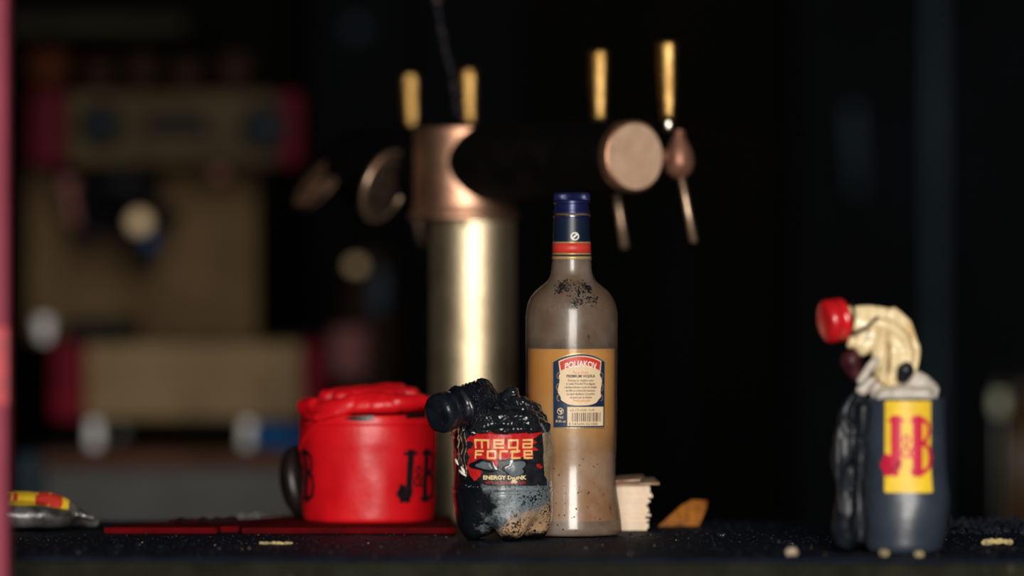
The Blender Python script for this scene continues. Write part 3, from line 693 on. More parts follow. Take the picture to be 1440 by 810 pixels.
# melt holes as glossy blisters showing through
def hole(cx, cy, rx, ry, sd, m_, lift=0.0011):
    rnd = random.Random(sd); ph = [rnd.uniform(0, 6.28) for _ in range(4)]
    bm = bmesh.new(); rings = []; n = 28
    for j in range(6):
        t = 1-j/6; ring = []
        for k in range(n):
            a = 2*PI*k/n; w_ = 1+0.20*math.sin(2*a+ph[0])+0.13*math.sin(3*a+ph[1])+0.10*math.sin(5*a+ph[2])
            ring.append(bm.verts.new(MF(mu(cx+rx*w_*t*math.cos(a)), mz(cy+ry*w_*t*math.sin(a)), 0.0007+lift*math.sqrt(1-t*t*0.96))))
        rings.append(ring)
    for a_, b_ in zip(rings, rings[1:]):
        for k in range(n): bm.faces.new((a_[k], a_[(k+1) % n], b_[(k+1) % n], b_[k]))
    bm.faces.new(rings[-1]); return obj('melt_hole', bm, m_, ml)
hole(681, 653, 16, 10, 1, M['black_gloss'], 0.0008); hole(682, 653, 11, 7.0, 1, M['grey_melt'], 0.0012)
hole(725, 656, 18, 12, 5, M['black_gloss'], 0.0008); hole(725, 657, 15, 10, 5, M['grey_melt'], 0.0014)
hole(660, 624, 5, 6, 3, M['lab_black'], 0.001); hole(657, 640, 3.5, 5, 8, M['lab_black'], 0.001); hole(723, 675, 3.6, 3.8, 8, M['cream'], 0.001)
# white torn curl at the lower left of the label
bm = bmesh.new()
for k, (a_, b_) in enumerate((((641, 645), (646, 653)), ((646, 660), (657, 668)), ((650, 655), (655, 664)))):
    P = [MF(mu(a_[0]+(b_[0]-a_[0])*j/6), mz(a_[1]+(b_[1]-a_[1])*j/6), 0.0012) for j in range(7)]
    tube(bm, P, [0.0006+0.0008*math.sin(PI*j/6) for j in range(7)], n=6)
obj('torn_edge', bm, M['white_print'], ml, label='white torn edge of the label')
crumbs_ = bmesh.new()
for k in range(36):
    u = mu(rn.uniform(655, 765)); p = MF(u, mz(682+rn.uniform(-1.5, 1.5)), 0.0008); bmesh.ops.create_icosphere(crumbs_, subdivisions=1, radius=rn.uniform(0.0003, 0.0008), matrix=Matrix.Translation(p))
o = obj('water_beads', crumbs_, M['grey_melt'], mb); o['kind'] = 'stuff'

# ------------------------------------------------------------------ red bar mat and ice bucket
BX, BY = S(518, 0, 4.165).x, 4.165
bm = bmesh.new(); outl = [(146, 4.035), (305, 4.035), (309, 4.055), (334, 4.058), (340, 4.035), (642, 4.035), (636, 4.262), (405, 4.262), (345, 4.19), (230, 4.125), (160, 4.09)]
outl = [(S(px, 0, 4.035).x if d < 4.1 else S(px, 0, d).x, d) for px, d in outl]
f0 = bm.faces.new([bm.verts.new((x, y, CT+0.0002)) for x, y in outl])
ex = bmesh.ops.extrude_face_region(bm, geom=[f0]); [setattr(v.co, 'z', CT+0.0055) for v in ex['geom'] if isinstance(v, bmesh.types.BMVert)]
bmesh.ops.bevel(bm, geom=bm.edges[:], offset=0.0008, segments=2, affect='EDGES')
tag(obj('bar_mat', bm, M['red_mat'], smooth=False), 'thin dark red bar mat lying under the red bucket', 'mat')
kb = 4.165/FP
ib = empty('ice_bucket', (BX, BY, CT+0.0055), 'bright red plastic ice bucket with black monograms and a heat-slumped rim', 'bucket')
def bz(py): return (738-py)*kb
def bk_r(a, z):
    t = z/bz(595); r = (91.5+6.0*min(1, t*1.3)-2.5*max(0, t-0.75)*4*0.6)*kb
    return r + 0.0020*noise.noise(Vector((math.sin(a)*2.2, math.cos(a)*2.2, z*32+2)))
bm = bmesh.new(); rings = []; n = 128
zz_ = [0.0, 0.0012, 0.003] + [0.003+(bz(588)-0.003)*k/40 for k in range(1, 41)]
for iz, z in enumerate(zz_):
    rings.append([bm.verts.new(((bk_r(2*PI*k/n, z)-(0.0022 if iz == 0 else 0.0006 if iz == 1 else 0))*math.sin(2*PI*k/n), -(bk_r(2*PI*k/n, z)-(0.0022 if iz == 0 else 0.0006 if iz == 1 else 0))*math.cos(2*PI*k/n), z)) for k in range(n)])
for off, z in ((0.0035, bz(588)), (0.0035, bz(640)), (0.006, 0.006)):
    rings.append([bm.verts.new(((bk_r(2*PI*k/n, z)-off)*math.sin(2*PI*k/n), -(bk_r(2*PI*k/n, z)-off)*math.cos(2*PI*k/n), z)) for k in range(n)])
for a_, b_ in zip(rings, rings[1:]):
    for k in range(n): bm.faces.new((a_[k], a_[(k+1) % n], b_[(k+1) % n], b_[k]))
bm.faces.new(rings[0][::-1]); bm.faces.new(rings[-1])
obj('bucket_wall', bm, M['red_plastic'], ib)
# slumped rim: lumpy ring, with dark patches painted below for the shaded gaps
def rp(a, z, r): return ((0.0572)*math.sin(a), -0.0572*math.cos(a), z, r)
ch = []
ring = []
for k in range(49):
    a = 2*PI*k/48 - PI
    top = 0.0
    z = bz(576) + 0.0026*math.sin(a*2.3+1.0) + (0.004 if 0.2 < a < 1.4 else 0) - (0.003 if a < -0.8 else 0)
    ring.append(rp(a, z, 0.0072+0.0016*math.sin(a*3+2)))
ch.append(ring)
def bq(px, py, dy, r): return ((px-518)*kb, dy, bz(py), r*kb)
ch += [[bq(430, 577, -0.018, 15), bq(445, 574, -0.032, 13)],
       [bq(470, 578, -0.050, 8), bq(500, 566, -0.055, 11), bq(535, 562, -0.052, 10)],
       [bq(448, 592, -0.046, 6), bq(475, 585, -0.056, 6), bq(520, 576, -0.061, 7), bq(548, 566, -0.056, 7)],
       [bq(530, 574, -0.060, 11), bq(560, 572, -0.056, 12), bq(595, 570, -0.042, 12)],
       [bq(460, 566, 0.0, 14), bq(520, 562, 0.0, 16), bq(580, 562, 0.0, 13)], [bq(480, 562, 0.03, 12), bq(560, 558, 0.03, 12)], [bq(480, 566, -0.03, 14), bq(560, 562, -0.03, 14)]]
rim = blob(ch, voxel=0.0016, smooth=10, amp=0.0022, freq=30, crease=0.0014, cfreq=28)
obj('slumped_rim', rim, M['red_plastic'], ib, label='heat-slumped folded red rim')
# collar band under the rim, with flat dark patches in place of the shaded gaps
def BF(u, v, off): a = u/0.062; r = bk_r(a, min(v, bz(590)))+off; return Vector((r*math.sin(a), -r*math.cos(a), v))
def bu(px): return 0.062*math.asin(max(-0.99, min(0.99, (px-518)*kb/0.0625)))
for pts in ([(487, 592.5), (500, 589), (528, 588), (529, 594), (516, 596), (500, 595)], [(573, 587.5), (600, 587), (600, 592.5), (573, 593)], [(425, 596), (440, 594), (441, 597), (425, 598)]):
    bm = bmesh.new(); ngon(bm, [(bu(a), bz(b)) for a, b in pts])
    decal('gap_shade', bm, M['dark_metal'], ib, BF, 0.0006, 0.004)
tb = bmesh.new()
tube(tb, spline([BF(bu(px), bz(py), 0.0006) for px, py in ((446, 596), (462, 590), (470, 583))], 6), 0.0018, n=8)
tube(tb, spline([BF(bu(px), bz(py), 0.0002) for px, py in ((424, 640), (432, 620), (446, 604), (470, 585))], 6), 0.0014, n=8)
obj('fold', tb, M['red_plastic'], ib)
tb = bmesh.new(); tube(tb, [BF(0.062*(k/60*2*PI-PI), bz(601), 0.0002) for k in range(61)], 0.0013, n=8)
obj('moulded_band', tb, M['red_plastic'], ib)
for ang in (50, -72):
    bm = bmesh.new(); monogram(bm, 0.062*math.radians(ang), bz(673), 66*kb, sw=0.18, sx=0.92)
    decal('monogram', bm, M['black_ink'], ib, BF, 0.0007, 0.002, label='black J&B lettering')
# dark curved handle hanging behind left
P = spline([S(418, 628, 4.19), S(410, 645, 4.185), S(409, 672, 4.18), S(415, 698, 4.18), S(424, 716, 4.185), S(434, 724, 4.19)], 6)
P = [p - Vector((BX, BY, CT+0.0055)) for p in P]
hb = bmesh.new(); tube(hb, P, [0.0025+0.0085*math.sin(PI*min(1, (i+0.5)/len(P)))**0.7 for i in range(len(P))], n=12)
obj('bail_handle', hb, M['dark_metal'], ib, label='dark curved metal handle')

# ------------------------------------------------------------------ melted whisky bottle on the right
KJ = 3.755/FP
jb = empty('whisky_bottle', (JX, JY, CT), 'melted grey bottle with yellow label and drooping cream neck ending in a red cap', 'bottle')
def jz(py): return (777-py)*KJ
def jr(a, z):
    r = 0.0335 + 0.0042*math.exp(-((z-jz(705))/0.020)**2)*max(0, math.sin(a)) - 0.0022*math.exp(-((z-0.0)/0.02)**2)
    return r + 0.0008*noise.noise(Vector((math.sin(a)*2, math.cos(a)*2, z*30)))
bm = bmesh.new(); rings = []; n = 96
for iz in range(48):
    z = jz(560)*iz/47; rr2 = 0.004 if iz == 0 else 0.001 if iz == 1 else 0
    rings.append([bm.verts.new(((jr(2*PI*k/n, z)-rr2)*math.sin(2*PI*k/n), -(jr(2*PI*k/n, z)-rr2)*math.cos(2*PI*k/n)*0.9, z)) for k in range(n)])
for a_, b_ in zip(rings, rings[1:]):
    for k in range(n): bm.faces.new((a_[k], a_[(k+1) % n], b_[(k+1) % n], b_[k]))
bm.faces.new(rings[0][::-1]); bm.faces.new(rings[-1])
obj('bottle_body', bm, M['grey_body'], jb, label='dark satin grey bottle body')
def jq(px, py, dy, r): return ((px-1272)*KJ, dy, jz(py), r*KJ)
sh = blob([[jq(1240, 552, 0, 20), jq(1303, 552, 0, 20)], [jq(1240, 555, -0.018, 12), jq(1300, 555, -0.018, 12)], [jq(1250, 550, 0.016, 17), jq(1298, 550, 0.016, 17)], [jq(1290, 535, 0, 15), jq(1311, 548, -0.006, 10)], [jq(1255, 540, 0, 20), jq(1285, 535, 0, 18)], [jq(1212, 548, -0.008, 10), jq(1225, 535, -0.008, 9)]],
          voxel=0.0014, smooth=3, amp=0.002, freq=60, crease=0.001)
obj('melted_shoulder', sh, M['melt_white'], jb, label='whitish slumped shoulder')
nk = [jq(1262, 540, 0.0, 24), jq(1268, 505, -0.001, 23), jq(1264, 476, -0.002, 24), jq(1248, 456, -0.003, 23), jq(1224, 450, -0.005, 20), jq(1203, 450, -0.007, 20), jq(1190, 449, -0.009, 20)]
nk2 = [jq(1224, 470, -0.006, 18), jq(1212, 485, -0.008, 15), jq(1200, 482, -0.009, 10)]
nk3 = [jq(1240, 530, -0.010, 12), jq(1236, 500, -0.014, 12), jq(1240, 470, -0.014, 12)]
nk4 = [jq(1284, 530, -0.002, 6), jq(1284, 490, -0.006, 7), jq(1274, 455, -0.006, 7), jq(1256, 437, -0.006, 6)]
nb = blob([nk, nk2, nk3, nk4], voxel=0.0013, smooth=5, fn=lambda p: 0.0016*math.sin(math.atan2(p.y, (Vector((p.x, 0, p.z))-Vector((-0.022, 0, jz(500)))).length-0.026)*7) + 0.0012*noise.noise(p*60))
obj('drooping_neck', nb, M['melt_cream'], jb, label='cream scorched neck folded over to the left')
tb = bmesh.new()
tube(tb, spline([Vector(jq(x_, y_, dy_, 0)[:3]) for x_, y_, dy_ in ((1197, 424, -0.010), (1198, 440, -0.023), (1196, 458, -0.023), (1194, 471, -0.012))], 6), 0.0012, n=8)
tube(tb, spline([Vector(jq(x_, y_, dy_, 0)[:3]) for x_, y_, dy_ in ((1194, 470, -0.020), (1212, 462, -0.022), (1232, 446, -0.021))], 6), 0.0013, n=8)
obj('dark_crease', tb, M['dark_metal'], jb)
axj = Vector((-0.93, -0.34, -0.13)).normalized(); cj = Vector(jq(1181, 450, -0.009, 0)[:3])
obj('screw_cap', LA([(0, -0.004), (0.014, -0.004), (0.0178, -0.002), (0.0182, 0.002), (0.0174, 0.0026), (0.0174, 0.0034), (0.0182, 0.004), (0.0178, 0.0125), (0.0160, 0.0150), (0.012, 0.0158), (0, 0.0154)], cj, axj, n=96, fn=lambda r, h, t, i: (r*(1+(0.012*math.sin(30*t) if i in (6, 7) else 0)), h)), M['red_cap'], jb, label='glossy red screw cap')
dr = blob([[jq(1197, 506, -0.006, 16), jq(1200, 518, -0.006, 13), jq(1206, 532, -0.006, 9)]], voxel=0.0012, smooth=2, amp=0.0012, freq=90)
obj('congealed_drip', dr, M['dark_red'], jb, label='dark red congealed lump')
wt = blob([[jq(1238, 497, -0.018, 5), jq(1222, 515, -0.020, 7), jq(1208, 535, -0.016, 6)]], voxel=0.001, smooth=2, amp=0.0006, freq=120)
obj('white_fold', wt, M['melt_white'], jb)
lk = blob([[jq(1270, 520, -0.024, 13), jq(1266, 530, -0.024, 10)]], voxel=0.0012, smooth=2, amp=0.001, freq=120)
obj('black_lump', lk, M['black_gloss'], jb)
sm = blob([[jq(1205, 560, -0.004, 14), jq(1192, 590, -0.002, 20), jq(1188, 650, 0, 17), jq(1192, 700, 0, 19), jq(1188, 745, 0, 17), jq(1190, 757, -0.004, 17)],
           [jq(1212, 575, -0.014, 9), jq(1208, 640, -0.016, 9), jq(1206, 700, -0.016, 10), jq(1208, 755, -0.014, 12)],
           [jq(1178, 600, -0.008, 5), jq(1176, 660, -0.010, 5), jq(1180, 720, -0.010, 6)]],
          voxel=0.0015, smooth=3, amp=0.0045, freq=32, amp2=0.0005, freq2=120, crease=0.004, cfreq=26, floor=0.0)
obj('melted_flank', sm, M['flank'], jb, label='blackened sagging side of the bottle')
def JF(u, v, off): a = u/0.0335; r = jr(a, v)+off; return Vector((r*math.sin(a), -r*math.cos(a)*0.9, v))
def ju(px): return 0.0335*math.asin((px-1272)*KJ/0.0335)
bm = bmesh.new(); ngon(bm, rrect(ju(1241), ju(1305), jz(691), jz(563), 0.0015)); jl = decal('paper_label', bm, M['yellow_print'], jb, JF, 0.0004, 0.003, label='yellow rectangular label with red lettering')
bm = bmesh.new(); monogram(bm, ju(1273), jz(626), 74*KJ, sw=0.22, sx=0.78)
decal('monogram', bm, M['jb_red'], jl, JF, 0.0007, 0.002, label='red J&B lettering')
bm = bmesh.new(); text2d(bm, 'RARE', 13*KJ, ju(1273), jz(673), bold=0.02, sx=0.9)

bm.free()

# ------------------------------------------------------------------ crushed bottle lying on the left
cb = empty('crushed_bottle', (S(50, 0, 4.10).x, 4.10, CT), 'flattened silvery bottle lying on its side with a yellow and red label', 'bottle')
kc = 4.10/FP
def cq(px, py, dy, r): return ((px-50)*kc, dy, (745-py)*kc, r*kc)
cbm = blob([[cq(-60, 717, 0, 27), cq(66, 717, 0, 26), cq(96, 722, 0, 20), cq(112, 730, 0, 13), cq(132, 734, -0.002, 9)], [cq(-60, 722, -0.02, 20), cq(60, 724, -0.02, 18), cq(95, 728, -0.014, 13)], [cq(-60, 722, 0.02, 20), cq(60, 724, 0.02, 18)],
            [cq(100, 716, -0.008, 6), cq(118, 724, -0.012, 6), cq(134, 728, -0.010, 5)]],
           voxel=0.0016, smooth=8, amp=0.0012, freq=35, crease=0.0008, cfreq=30, floor=0.0002)
from mathutils.bvhtree import BVHTree
CB_T = BVHTree.FromBMesh(cbm)
obj('bottle_body', cbm, M['silver'], cb, label='sooty silver plastic body')
def CF(u, v, off):   # u along the bottle, v around it (0 = top)
    a = v/0.022; dr = Vector((0, -math.sin(a), math.cos(a))); h = CB_T.ray_cast(Vector((u, -0.004, 0.016))+dr*0.1, -dr)
    p = h[0] if h[0] is not None else Vector((u, -0.004, 0.016))+dr*0.018
    return p + dr*off*0.5
bm = bmesh.new(); ngon(bm, rrect((-30-50)*kc, (98-50)*kc, -0.004, 0.0275)); cl_ = decal('paper_label', bm, M['yellow_print'], cb, CF, 0.0012, 0.004, label='yellow label')
bm = bmesh.new()
for x0_, x1_ in ((53, 70), (72, 88)): ngon(bm, [((x0_-50)*kc+0.001, -0.003), ((x1_-50)*kc, -0.0035), ((x1_-50+2)*kc, 0.012), ((x1_-50)*kc, 0.025), ((x0_-50)*kc, 0.026), ((x0_-50-2)*kc, 0.010)])
for x0_ in (8, 20): ngon(bm, rrect((x0_-50)*kc, (x0_-50+7)*kc, 0.004, 0.020))
decal('red_print', bm, M['red_print'], cl_, CF, 0.0016, 0.004)

# ------------------------------------------------------------------ beer mats behind the glass bottle
rm = random.Random(21)
def mat_sheet(w_, th, warp, m_, seed):
    rnd = random.Random(seed); bm = bmesh.new(); n = 12
    g0 = []
    for lay in (0, 1):
        gg = [[None]*(n+1) for _ in range(n+1)]
        for i in range(n+1):
            for j in range(n+1):
                x = (i/n-0.5)*w_; y = (j/n-0.5)*w_
                e = 0.0006*noise.noise(Vector((x*50, y*50, seed)))
                xx = x + (0.0016*noise.noise(Vector((0, y*90, seed*3.1))) if i in (0, n) else 0)
                gg[i][j] = bm.verts.new((xx, y, lay*th + warp*((x/w_*2)**2)*(1 if x > 0 else 0.3) + (e if warp else 0)))
        g0.append(gg)
    for i in range(n):
        for j in range(n):
            for lay in (0, 1): bm.faces.new((g0[lay][i][j], g0[lay][i+1][j], g0[lay][i+1][j+1], g0[lay][i][j+1]))
    for i in range(n):
        bm.faces.new((g0[0][i][0], g0[0][i+1][0], g0[1][i+1][0], g0[1][i][0])); bm.faces.new((g0[0][i][n], g0[1][i][n], g0[1][i+1][n], g0[0][i+1][n]))
        bm.faces.new((g0[0][0][i], g0[1][0][i], g0[1][0][i+1], g0[0][0][i+1])); bm.faces.new((g0[0][n][i], g0[0][n][i+1], g0[1][n][i+1], g0[1][n][i]))
    return bm
SXc, SYc, th = 0.0775, 4.126, 0.0021
first = None
ORD = 'first second third fourth fifth sixth seventh eighth ninth tenth eleventh twelfth thirteenth fourteenth fifteenth sixteenth seventeenth eighteenth nineteenth'.split()
for k in range(19):
    loc = (SXc+rm.uniform(-0.0016, 0.0016)-(0.0022 if k < 12 else 0), SYc+rm.uniform(-0.001, 0.001), CT+0.0006+k*th)
    rz = rm.uniform(-0.03, 0.03)
    if first is None:
        first = obj('beer_mat', mat_sheet(0.0915, th*0.93, 0, None, 3), M['board'], smooth=False); o = first
    else: o = first.copy(); COL.objects.link(o)
    o.location = loc; o.rotation_euler = (0, 0, rz)
    tag(o, 'pale cardboard beer mat, ' + ORD[k] + ' from the bottom of the stack behind the glass bottle', 'beer mat', 'beer mats stacked behind the glass bottle')
o = obj('beer_mat', mat_sheet(0.102, 0.0016, 0.0012, None, 8), M['board_burnt'], loc=(SXc+0.002, SYc, CT+0.0010+19*th), rot=(0, 0, 0.03), smooth=False)
tag(o, 'wider singed beer mat second from the top of the stack, its edge sticking out', 'beer mat', 'beer mats stacked behind the glass bottle')
o = obj('beer_mat', mat_sheet(0.088, 0.0016, 0.0022, None, 11), M['board_burnt'], loc=(SXc-0.004, SYc, CT+0.0030+19*th), rot=(0, 0, -0.06), smooth=False)
tag(o, 'curled brown-edged beer mat on the very top of the stack', 'beer mat', 'beer mats stacked behind the glass bottle')

# orange shard
bm = bmesh.new()
pts = [(925, 746), (942, 731), (958, 717), (974, 709), (997, 711), (995, 722), (988, 736), (984, 746)]
for dy in (0.0, 0.003):
    for px, py in pts:
        p = S(px, py, 4.15); bm.verts.new((p.x, 4.15+dy+0.02*((px-925)/70)**2+0.3*max(0, p.z-CT), p.z))
bm.verts.ensure_lookup_table(); n = len(pts)
bm.faces.new(bm.verts[:n]); bm.faces.new(bm.verts[n:2*n][::-1])
for k in range(n): bm.faces.new((bm.verts[k], bm.verts[k+n], bm.verts[(k+1) % n+n], bm.verts[(k+1) % n]))
zmn = min(v.co.z for v in bm.verts)
for v in bm.verts: v.co.z += CT+0.0003-zmn
bmesh.ops.bevel(bm, geom=bm.edges[:], offset=0.0006, segments=2, affect='EDGES')
tag(obj('plastic_shard', bm, M['orange'], smooth=False), 'orange-brown scorched shard lying right of the beer mat stack', 'shard')

# ------------------------------------------------------------------ scraps and rubble
def lump(name, m_, px, d, w_, h_, label, sd, z=CT, dep=None, squash=1.0):
    rnd = random.Random(sd); x = (px-720)/FP*d; r = h_/2; n = max(2, int(w_/h_))
    chn = [(x-w_/2+r+(w_-2*r)*k/(n-1 if n > 1 else 1), d+rnd.uniform(-1, 1)*r*0.6, z+r*0.8+rnd.uniform(-0.1, 0.1)*r, r*rnd.uniform(0.7, 1.0)) for k in range(n)]
    b = blob([chn], voxel=max(0.0005, r/7), smooth=1, amp=r*0.7, freq=0.7/r*0.6, amp2=r*0.25, freq2=2.0/r, floor=z)
    o = obj(name, b, m_, smooth=False); tag(o, label, 'debris'); return o
lump('foil_scrap', M['gold_crumb'], 388, 3.865, 0.030, 0.0032, 'thin gold and beige scrap on the bar in front of the red mat', 1)
lump('crumpled_scrap', M['silver'], 364, 4.235, 0.044, 0.010, 'crumpled silvery beige scrap on the bar left of the red bucket', 2, z=CT+0.0003)
lump('charred_lump', M['heap'], 285, 4.10, 0.062, 0.006, 'low dark red-black charred heap at the left end of the red mat', 3, z=CT+0.0056)
lump('yellowish_scrap', M['gold_crumb'], 1403, 3.86, 0.028, 0.006, 'pale yellow lump on the bar right of the melted grey bottle', 4)
lump('beige_chip', M['pale_crumb'], 1113, 3.705, 0.010, 0.007, 'small beige chip at the front edge left of the grey bottle', 5)
lump('brass_crumb', M['gold_crumb'], 1243, 3.695, 0.008, 0.006, 'shiny yellowish crumb at the foot of the grey bottle', 6)
lump('brass_crumb', M['gold_crumb'], 1293, 3.692, 0.008, 0.005, 'duller yellow crumb right of the shiny one below the grey bottle', 7)
lump('glossy_cinder', M['black_gloss'], 1014, 3.99, 0.010, 0.005, 'glossy black cinder on the bar midway between shard and grey bottle', 8)
lump('glossy_cinder', M['black_gloss'], 1096, 3.86, 0.006, 0.005, 'bluish glossy cinder just left of the melted grey bottle', 9)
rr3 = random.Random(31); bm = bmesh.new()
for k in range(420):
    px = rr3.uniform(1325, 1500); d = rr3.uniform(4.02, 4.22); hgt = 0.010*math.exp(-((d-4.12)/0.05)**2)
    x = (px-720)/FP*d; s = rr3.uniform(0.0015, 0.0055)
    mtx = Matrix.Translation((x, d, CT+rr3.random()*hgt+s*0.3)) @ Matrix.Rotation(rr3.random()*6, 4, Vector((rr3.random(), rr3.random(), 1)).normalized()) @ Matrix.Diagonal((1, 0.7, 0.55, 1))
    r_ = bmesh.ops.create_icosphere(bm, subdivisions=1, radius=s/1.6, matrix=mtx)
    mi = 0 if rr3.random() < 0.5 else (1 if rr3.random() < 0.6 else 2)
    for v in r_['verts']: v.co += Vector([rr3.uniform(-1, 1)*s*0.12 for _ in range(3)])
    for f in {f for v in r_['verts'] for f in v.link_faces}: f.material_index = mi
o = obj('rubble', bm, [M['char_crumb'], M['pink_crumb'], M['pale_crumb']], smooth=False); tag(o, 'ridge of pinkish and black rubble on the bar behind the melted grey bottle', 'rubble', kind='stuff')

# ------------------------------------------------------------------ beer tower
TX, TY = -0.0385, 4.45
bt = empty('beer_tower', (TX, TY, 0.98), 'brass column beer tower with a copper collar, blackened crossbar and brass tap handles', 'beer tower')
bt0 = Vector((TX, TY, 0.98))
def L3(x, y, z): return Vector((x, y, z)) - bt0
zc0, zc1 = S(0, 310, 4.45).z, S(0, 180, 4.45).z
obj('column', LA([(0, 0), (0.055, 0), (0.055, 0.006), (0.0445, 0.012), (0.0412, 0.018), (0.0412, zc0-0.98+0.004), (0, zc0-0.98+0.004)], n=72), M['brass_col'], bt, label='brushed brass column', auto=40)
cx_ = -0.0475-TX
obj('collar', LA([(0, zc0), (0.0520, zc0), (0.0535, zc0+0.002), (0.0530, zc0+0.005), (0.0500, zc0+0.010), (0.0488, zc0+0.018), (0.0482, zc0+0.06), (0.0484, zc1-0.010), (0.0494, zc1-0.006), (0.0480, zc1-0.001), (0.045, zc1), (0, zc1)], Vector((cx_, 0, -0.98)), (0, 0, 1), n=96), M['copper'], bt, label='copper collar with a rolled lower lip', auto=50)
th_ = math.radians(35); U = Vector((math.sin(th_), -math.cos(th_), 0)); V = Vector((math.cos(th_), math.sin(th_), 0))
capc = S(893, 220, 4.22)
def axp(s): return capc - U*s     # s = distance back from the end cap
def Lv(p): return p-bt0
bmt = bmesh.new(); tl = 0.475
lathe(bmt, [(0, 0), (0.034, 0), (0.0385, 0.004), (0.0385, 0.30), (0.0330, tl-0.01), (0.0335, tl-0.004)], Lv(axp(tl)), U, 64)
obj('crossbar', bmt, M['burnt_tube'], bt, label='fire-blackened horizontal crossbar')
ec = obj('end_cap', LA([(0, -0.012), (0.0335, -0.012), (0.0338, -0.002), (0.0325, 0.0), (0.0318, 0.0004), (0, 0.0004)], Lv(capc), U, n=72), M['copper'], bt, label='copper end cap', auto=40)
obj('face_disc', LA([(0, 0.0), (0.0305, 0.0), (0.0305, 0.0012), (0, 0.0014)], Lv(capc), U, n=72), M['copper_face'], ec, auto=40)
taps = [(0.020, (940, 180), (938, 56), (955, 222), (976, 341), 1.0), (0.126, (843, 182), (842, 69), (862, 232), (879, 349), 1.0), (0.350, (660, 190), (658, 96), (672, 240), (690, 330), 0.9), (0.459, (579, 192), (576, 103), (590, 245), (606, 330), 0.95)]
for s_, hb_, ht_, bl_, sp_, kk in taps:
    P0 = axp(s_) + V*0.056; dd = P0.y
    cB = S(bl_[0], bl_[1], dd) if s_ < 0.2 else Vector((P0.x, P0.y, capc.z))
    tb = bmesh.new()
    lathe(tb, [(0, -0.020), (0.006, -0.019), (0.0118, -0.013), (0.0140, -0.005), (0.0130, 0.004), (0.0095, 0.012), (0.0058, 0.020), (0.005, 0.026), (0, 0.027)], Lv(cB), (0, 0, 1), 32)
    rod(tb, Lv(cB-V*0.004), Lv(cB-V*0.026), 0.008, n=20)
    tp = obj('tap', tb, M['tap_copper'], bt, auto=50)
    a0 = S(hb_[0], hb_[1], dd); a1 = S(ht_[0], ht_[1], dd); h = (a1-a0).length; axh = a1-a0
    obj('ferrule', LA([(0, -0.003), (0.0048, -0.003), (0.0058, 0.0), (0.0058, 0.006), (0.005, 0.008), (0, 0.009)], Lv(a0), axh, n=24), M['ferrule'], tp)
    obj('handle_stem', R(Lv(cB+Vector((0, 0, 0.020))), Lv(a0+axh*0.02), 0.004), M['burnt_tube'], tp)
    obj('tap_handle', LA([(0, 0.006), (0.0066, 0.006), (0.0076, 0.014), (0.0088, h*0.35), (0.0102, h*0.7), (0.0108, h*0.93), (0.0100, h*0.985), (0.006, h), (0, h)], Lv(a0), axh, n=24, fn=lambda r, h2, t, i: (r*(1+0.05*math.sin(3*t)), h2)), M['brass'], tp, label='tapering brass tap handle')
    e0 = cB + Vector((0.002, 0, -0.018)); e1 = S(sp_[0], sp_[1], dd) if s_ < 0.2 else cB+Vector((0.012, 0, -0.078))
    obj('spout', R(Lv(e0), Lv(e1), 0.0032, 0.0036, n=16), M['spout'], tp, label='slim slanted spout')
# two scorched round badges on the far left side
for (px, py, d, nr, rx) in ((447, 256, 4.60, Vector((-0.70, -0.38, 0.62)), 0.033), (541, 262, 4.475, Vector((0.80, -0.47, -0.35)), 0.036)):
    c = S(px, py, d); n_ = nr.normalized()
    bd = obj('badge_disc', LA([(0, -0.004), (rx, -0.004), (rx, 0.0), (rx*0.93, 0.0012), (0, 0.0010)], Lv(c), n_, n=56), M['burnt_wood'] if px < 500 else M['burnt_disc'], bt, label='scorched oval badge', auto=40)
    rg = bmesh.new(); Mf = frame(n_)
    tube(rg, [Lv(c)+Mf @ Vector((rx*math.cos(2*PI*k/40), rx*math.sin(2*PI*k/40), 0)) for k in range(41)], 0.0024, n=8)
    obj('badge_rim', rg, M['dark_metal'] if px < 500 else M['spout'], bd)
    back = axp(0.40 if px > 500 else 0.46); obj('badge_bracket', R(Lv(c-n_*0.003), Lv(Vector((back.x, back.y, back.z))), 0.006), M['burnt_tube'], bd)

# burnt cable hanging down to the tower
P = spline([Vector(S(585, -420, 4.42)), S(606, -60, 4.42), S(614, 0, 4.42), S(622, 50, 4.42), S(634, 100, 4.42), S(641, 140, 4.42), S(645, 168, 4.43)], 10)
P = [Vector((p.x-0.012, p.y, 3.0)) if i == 0 else p for i, p in enumerate(P)]
cb_ = bmesh.new(); tube(cb_, P, [0.0045+0.0016*math.sin(i*1.9)+0.001*math.sin(i*0.7) for i in range(len(P))], n=10)
tag(obj('hanging_cable', cb_, M['cable']), 'charred lumpy cable hanging down onto the copper collar of the beer tower', 'cable')

# ------------------------------------------------------------------ back counter with the coffee machine
def bx(px, d): return (px-720)/FP*d
def zz(py, d): return CZ-(py-405)/FP*d
ct = zz(635, 5.30)
bk = empty('back_counter', (bx(240, 5.5), 5.5, 0), 'grey-fronted back counter with a brown edge under the coffee machine', 'counter')
bo = Vector((bx(240, 5.5), 5.5, 0))
def bxo(name, m_, x0, x1, y0, y1, z0, z1, par, org, bev=0.003, label=None):
    return obj(name, B(x0-org.x, x1-org.x, y0-org.y, y1-org.y, z0-org.z, z1-org.z, bev=bev), m_, par, smooth=False, label=label)
bxo('stone_front', M['bg_grey'], bx(62, 5.3), bx(590, 5.3), 5.31, 6.0, 0, ct-0.022, bk, bo)
bxo('counter_edge', M['bg_wood'], bx(58, 5.3), bx(594, 5.3), 5.30, 6.0, ct-0.022, ct, bk, bo, label='brown wooden counter edge')
bxo('side_post', M['bg_strip'], bx(18, 5.3), bx(56, 5.3), 5.33, 6.0, 0, ct-0.005, bk, bo)

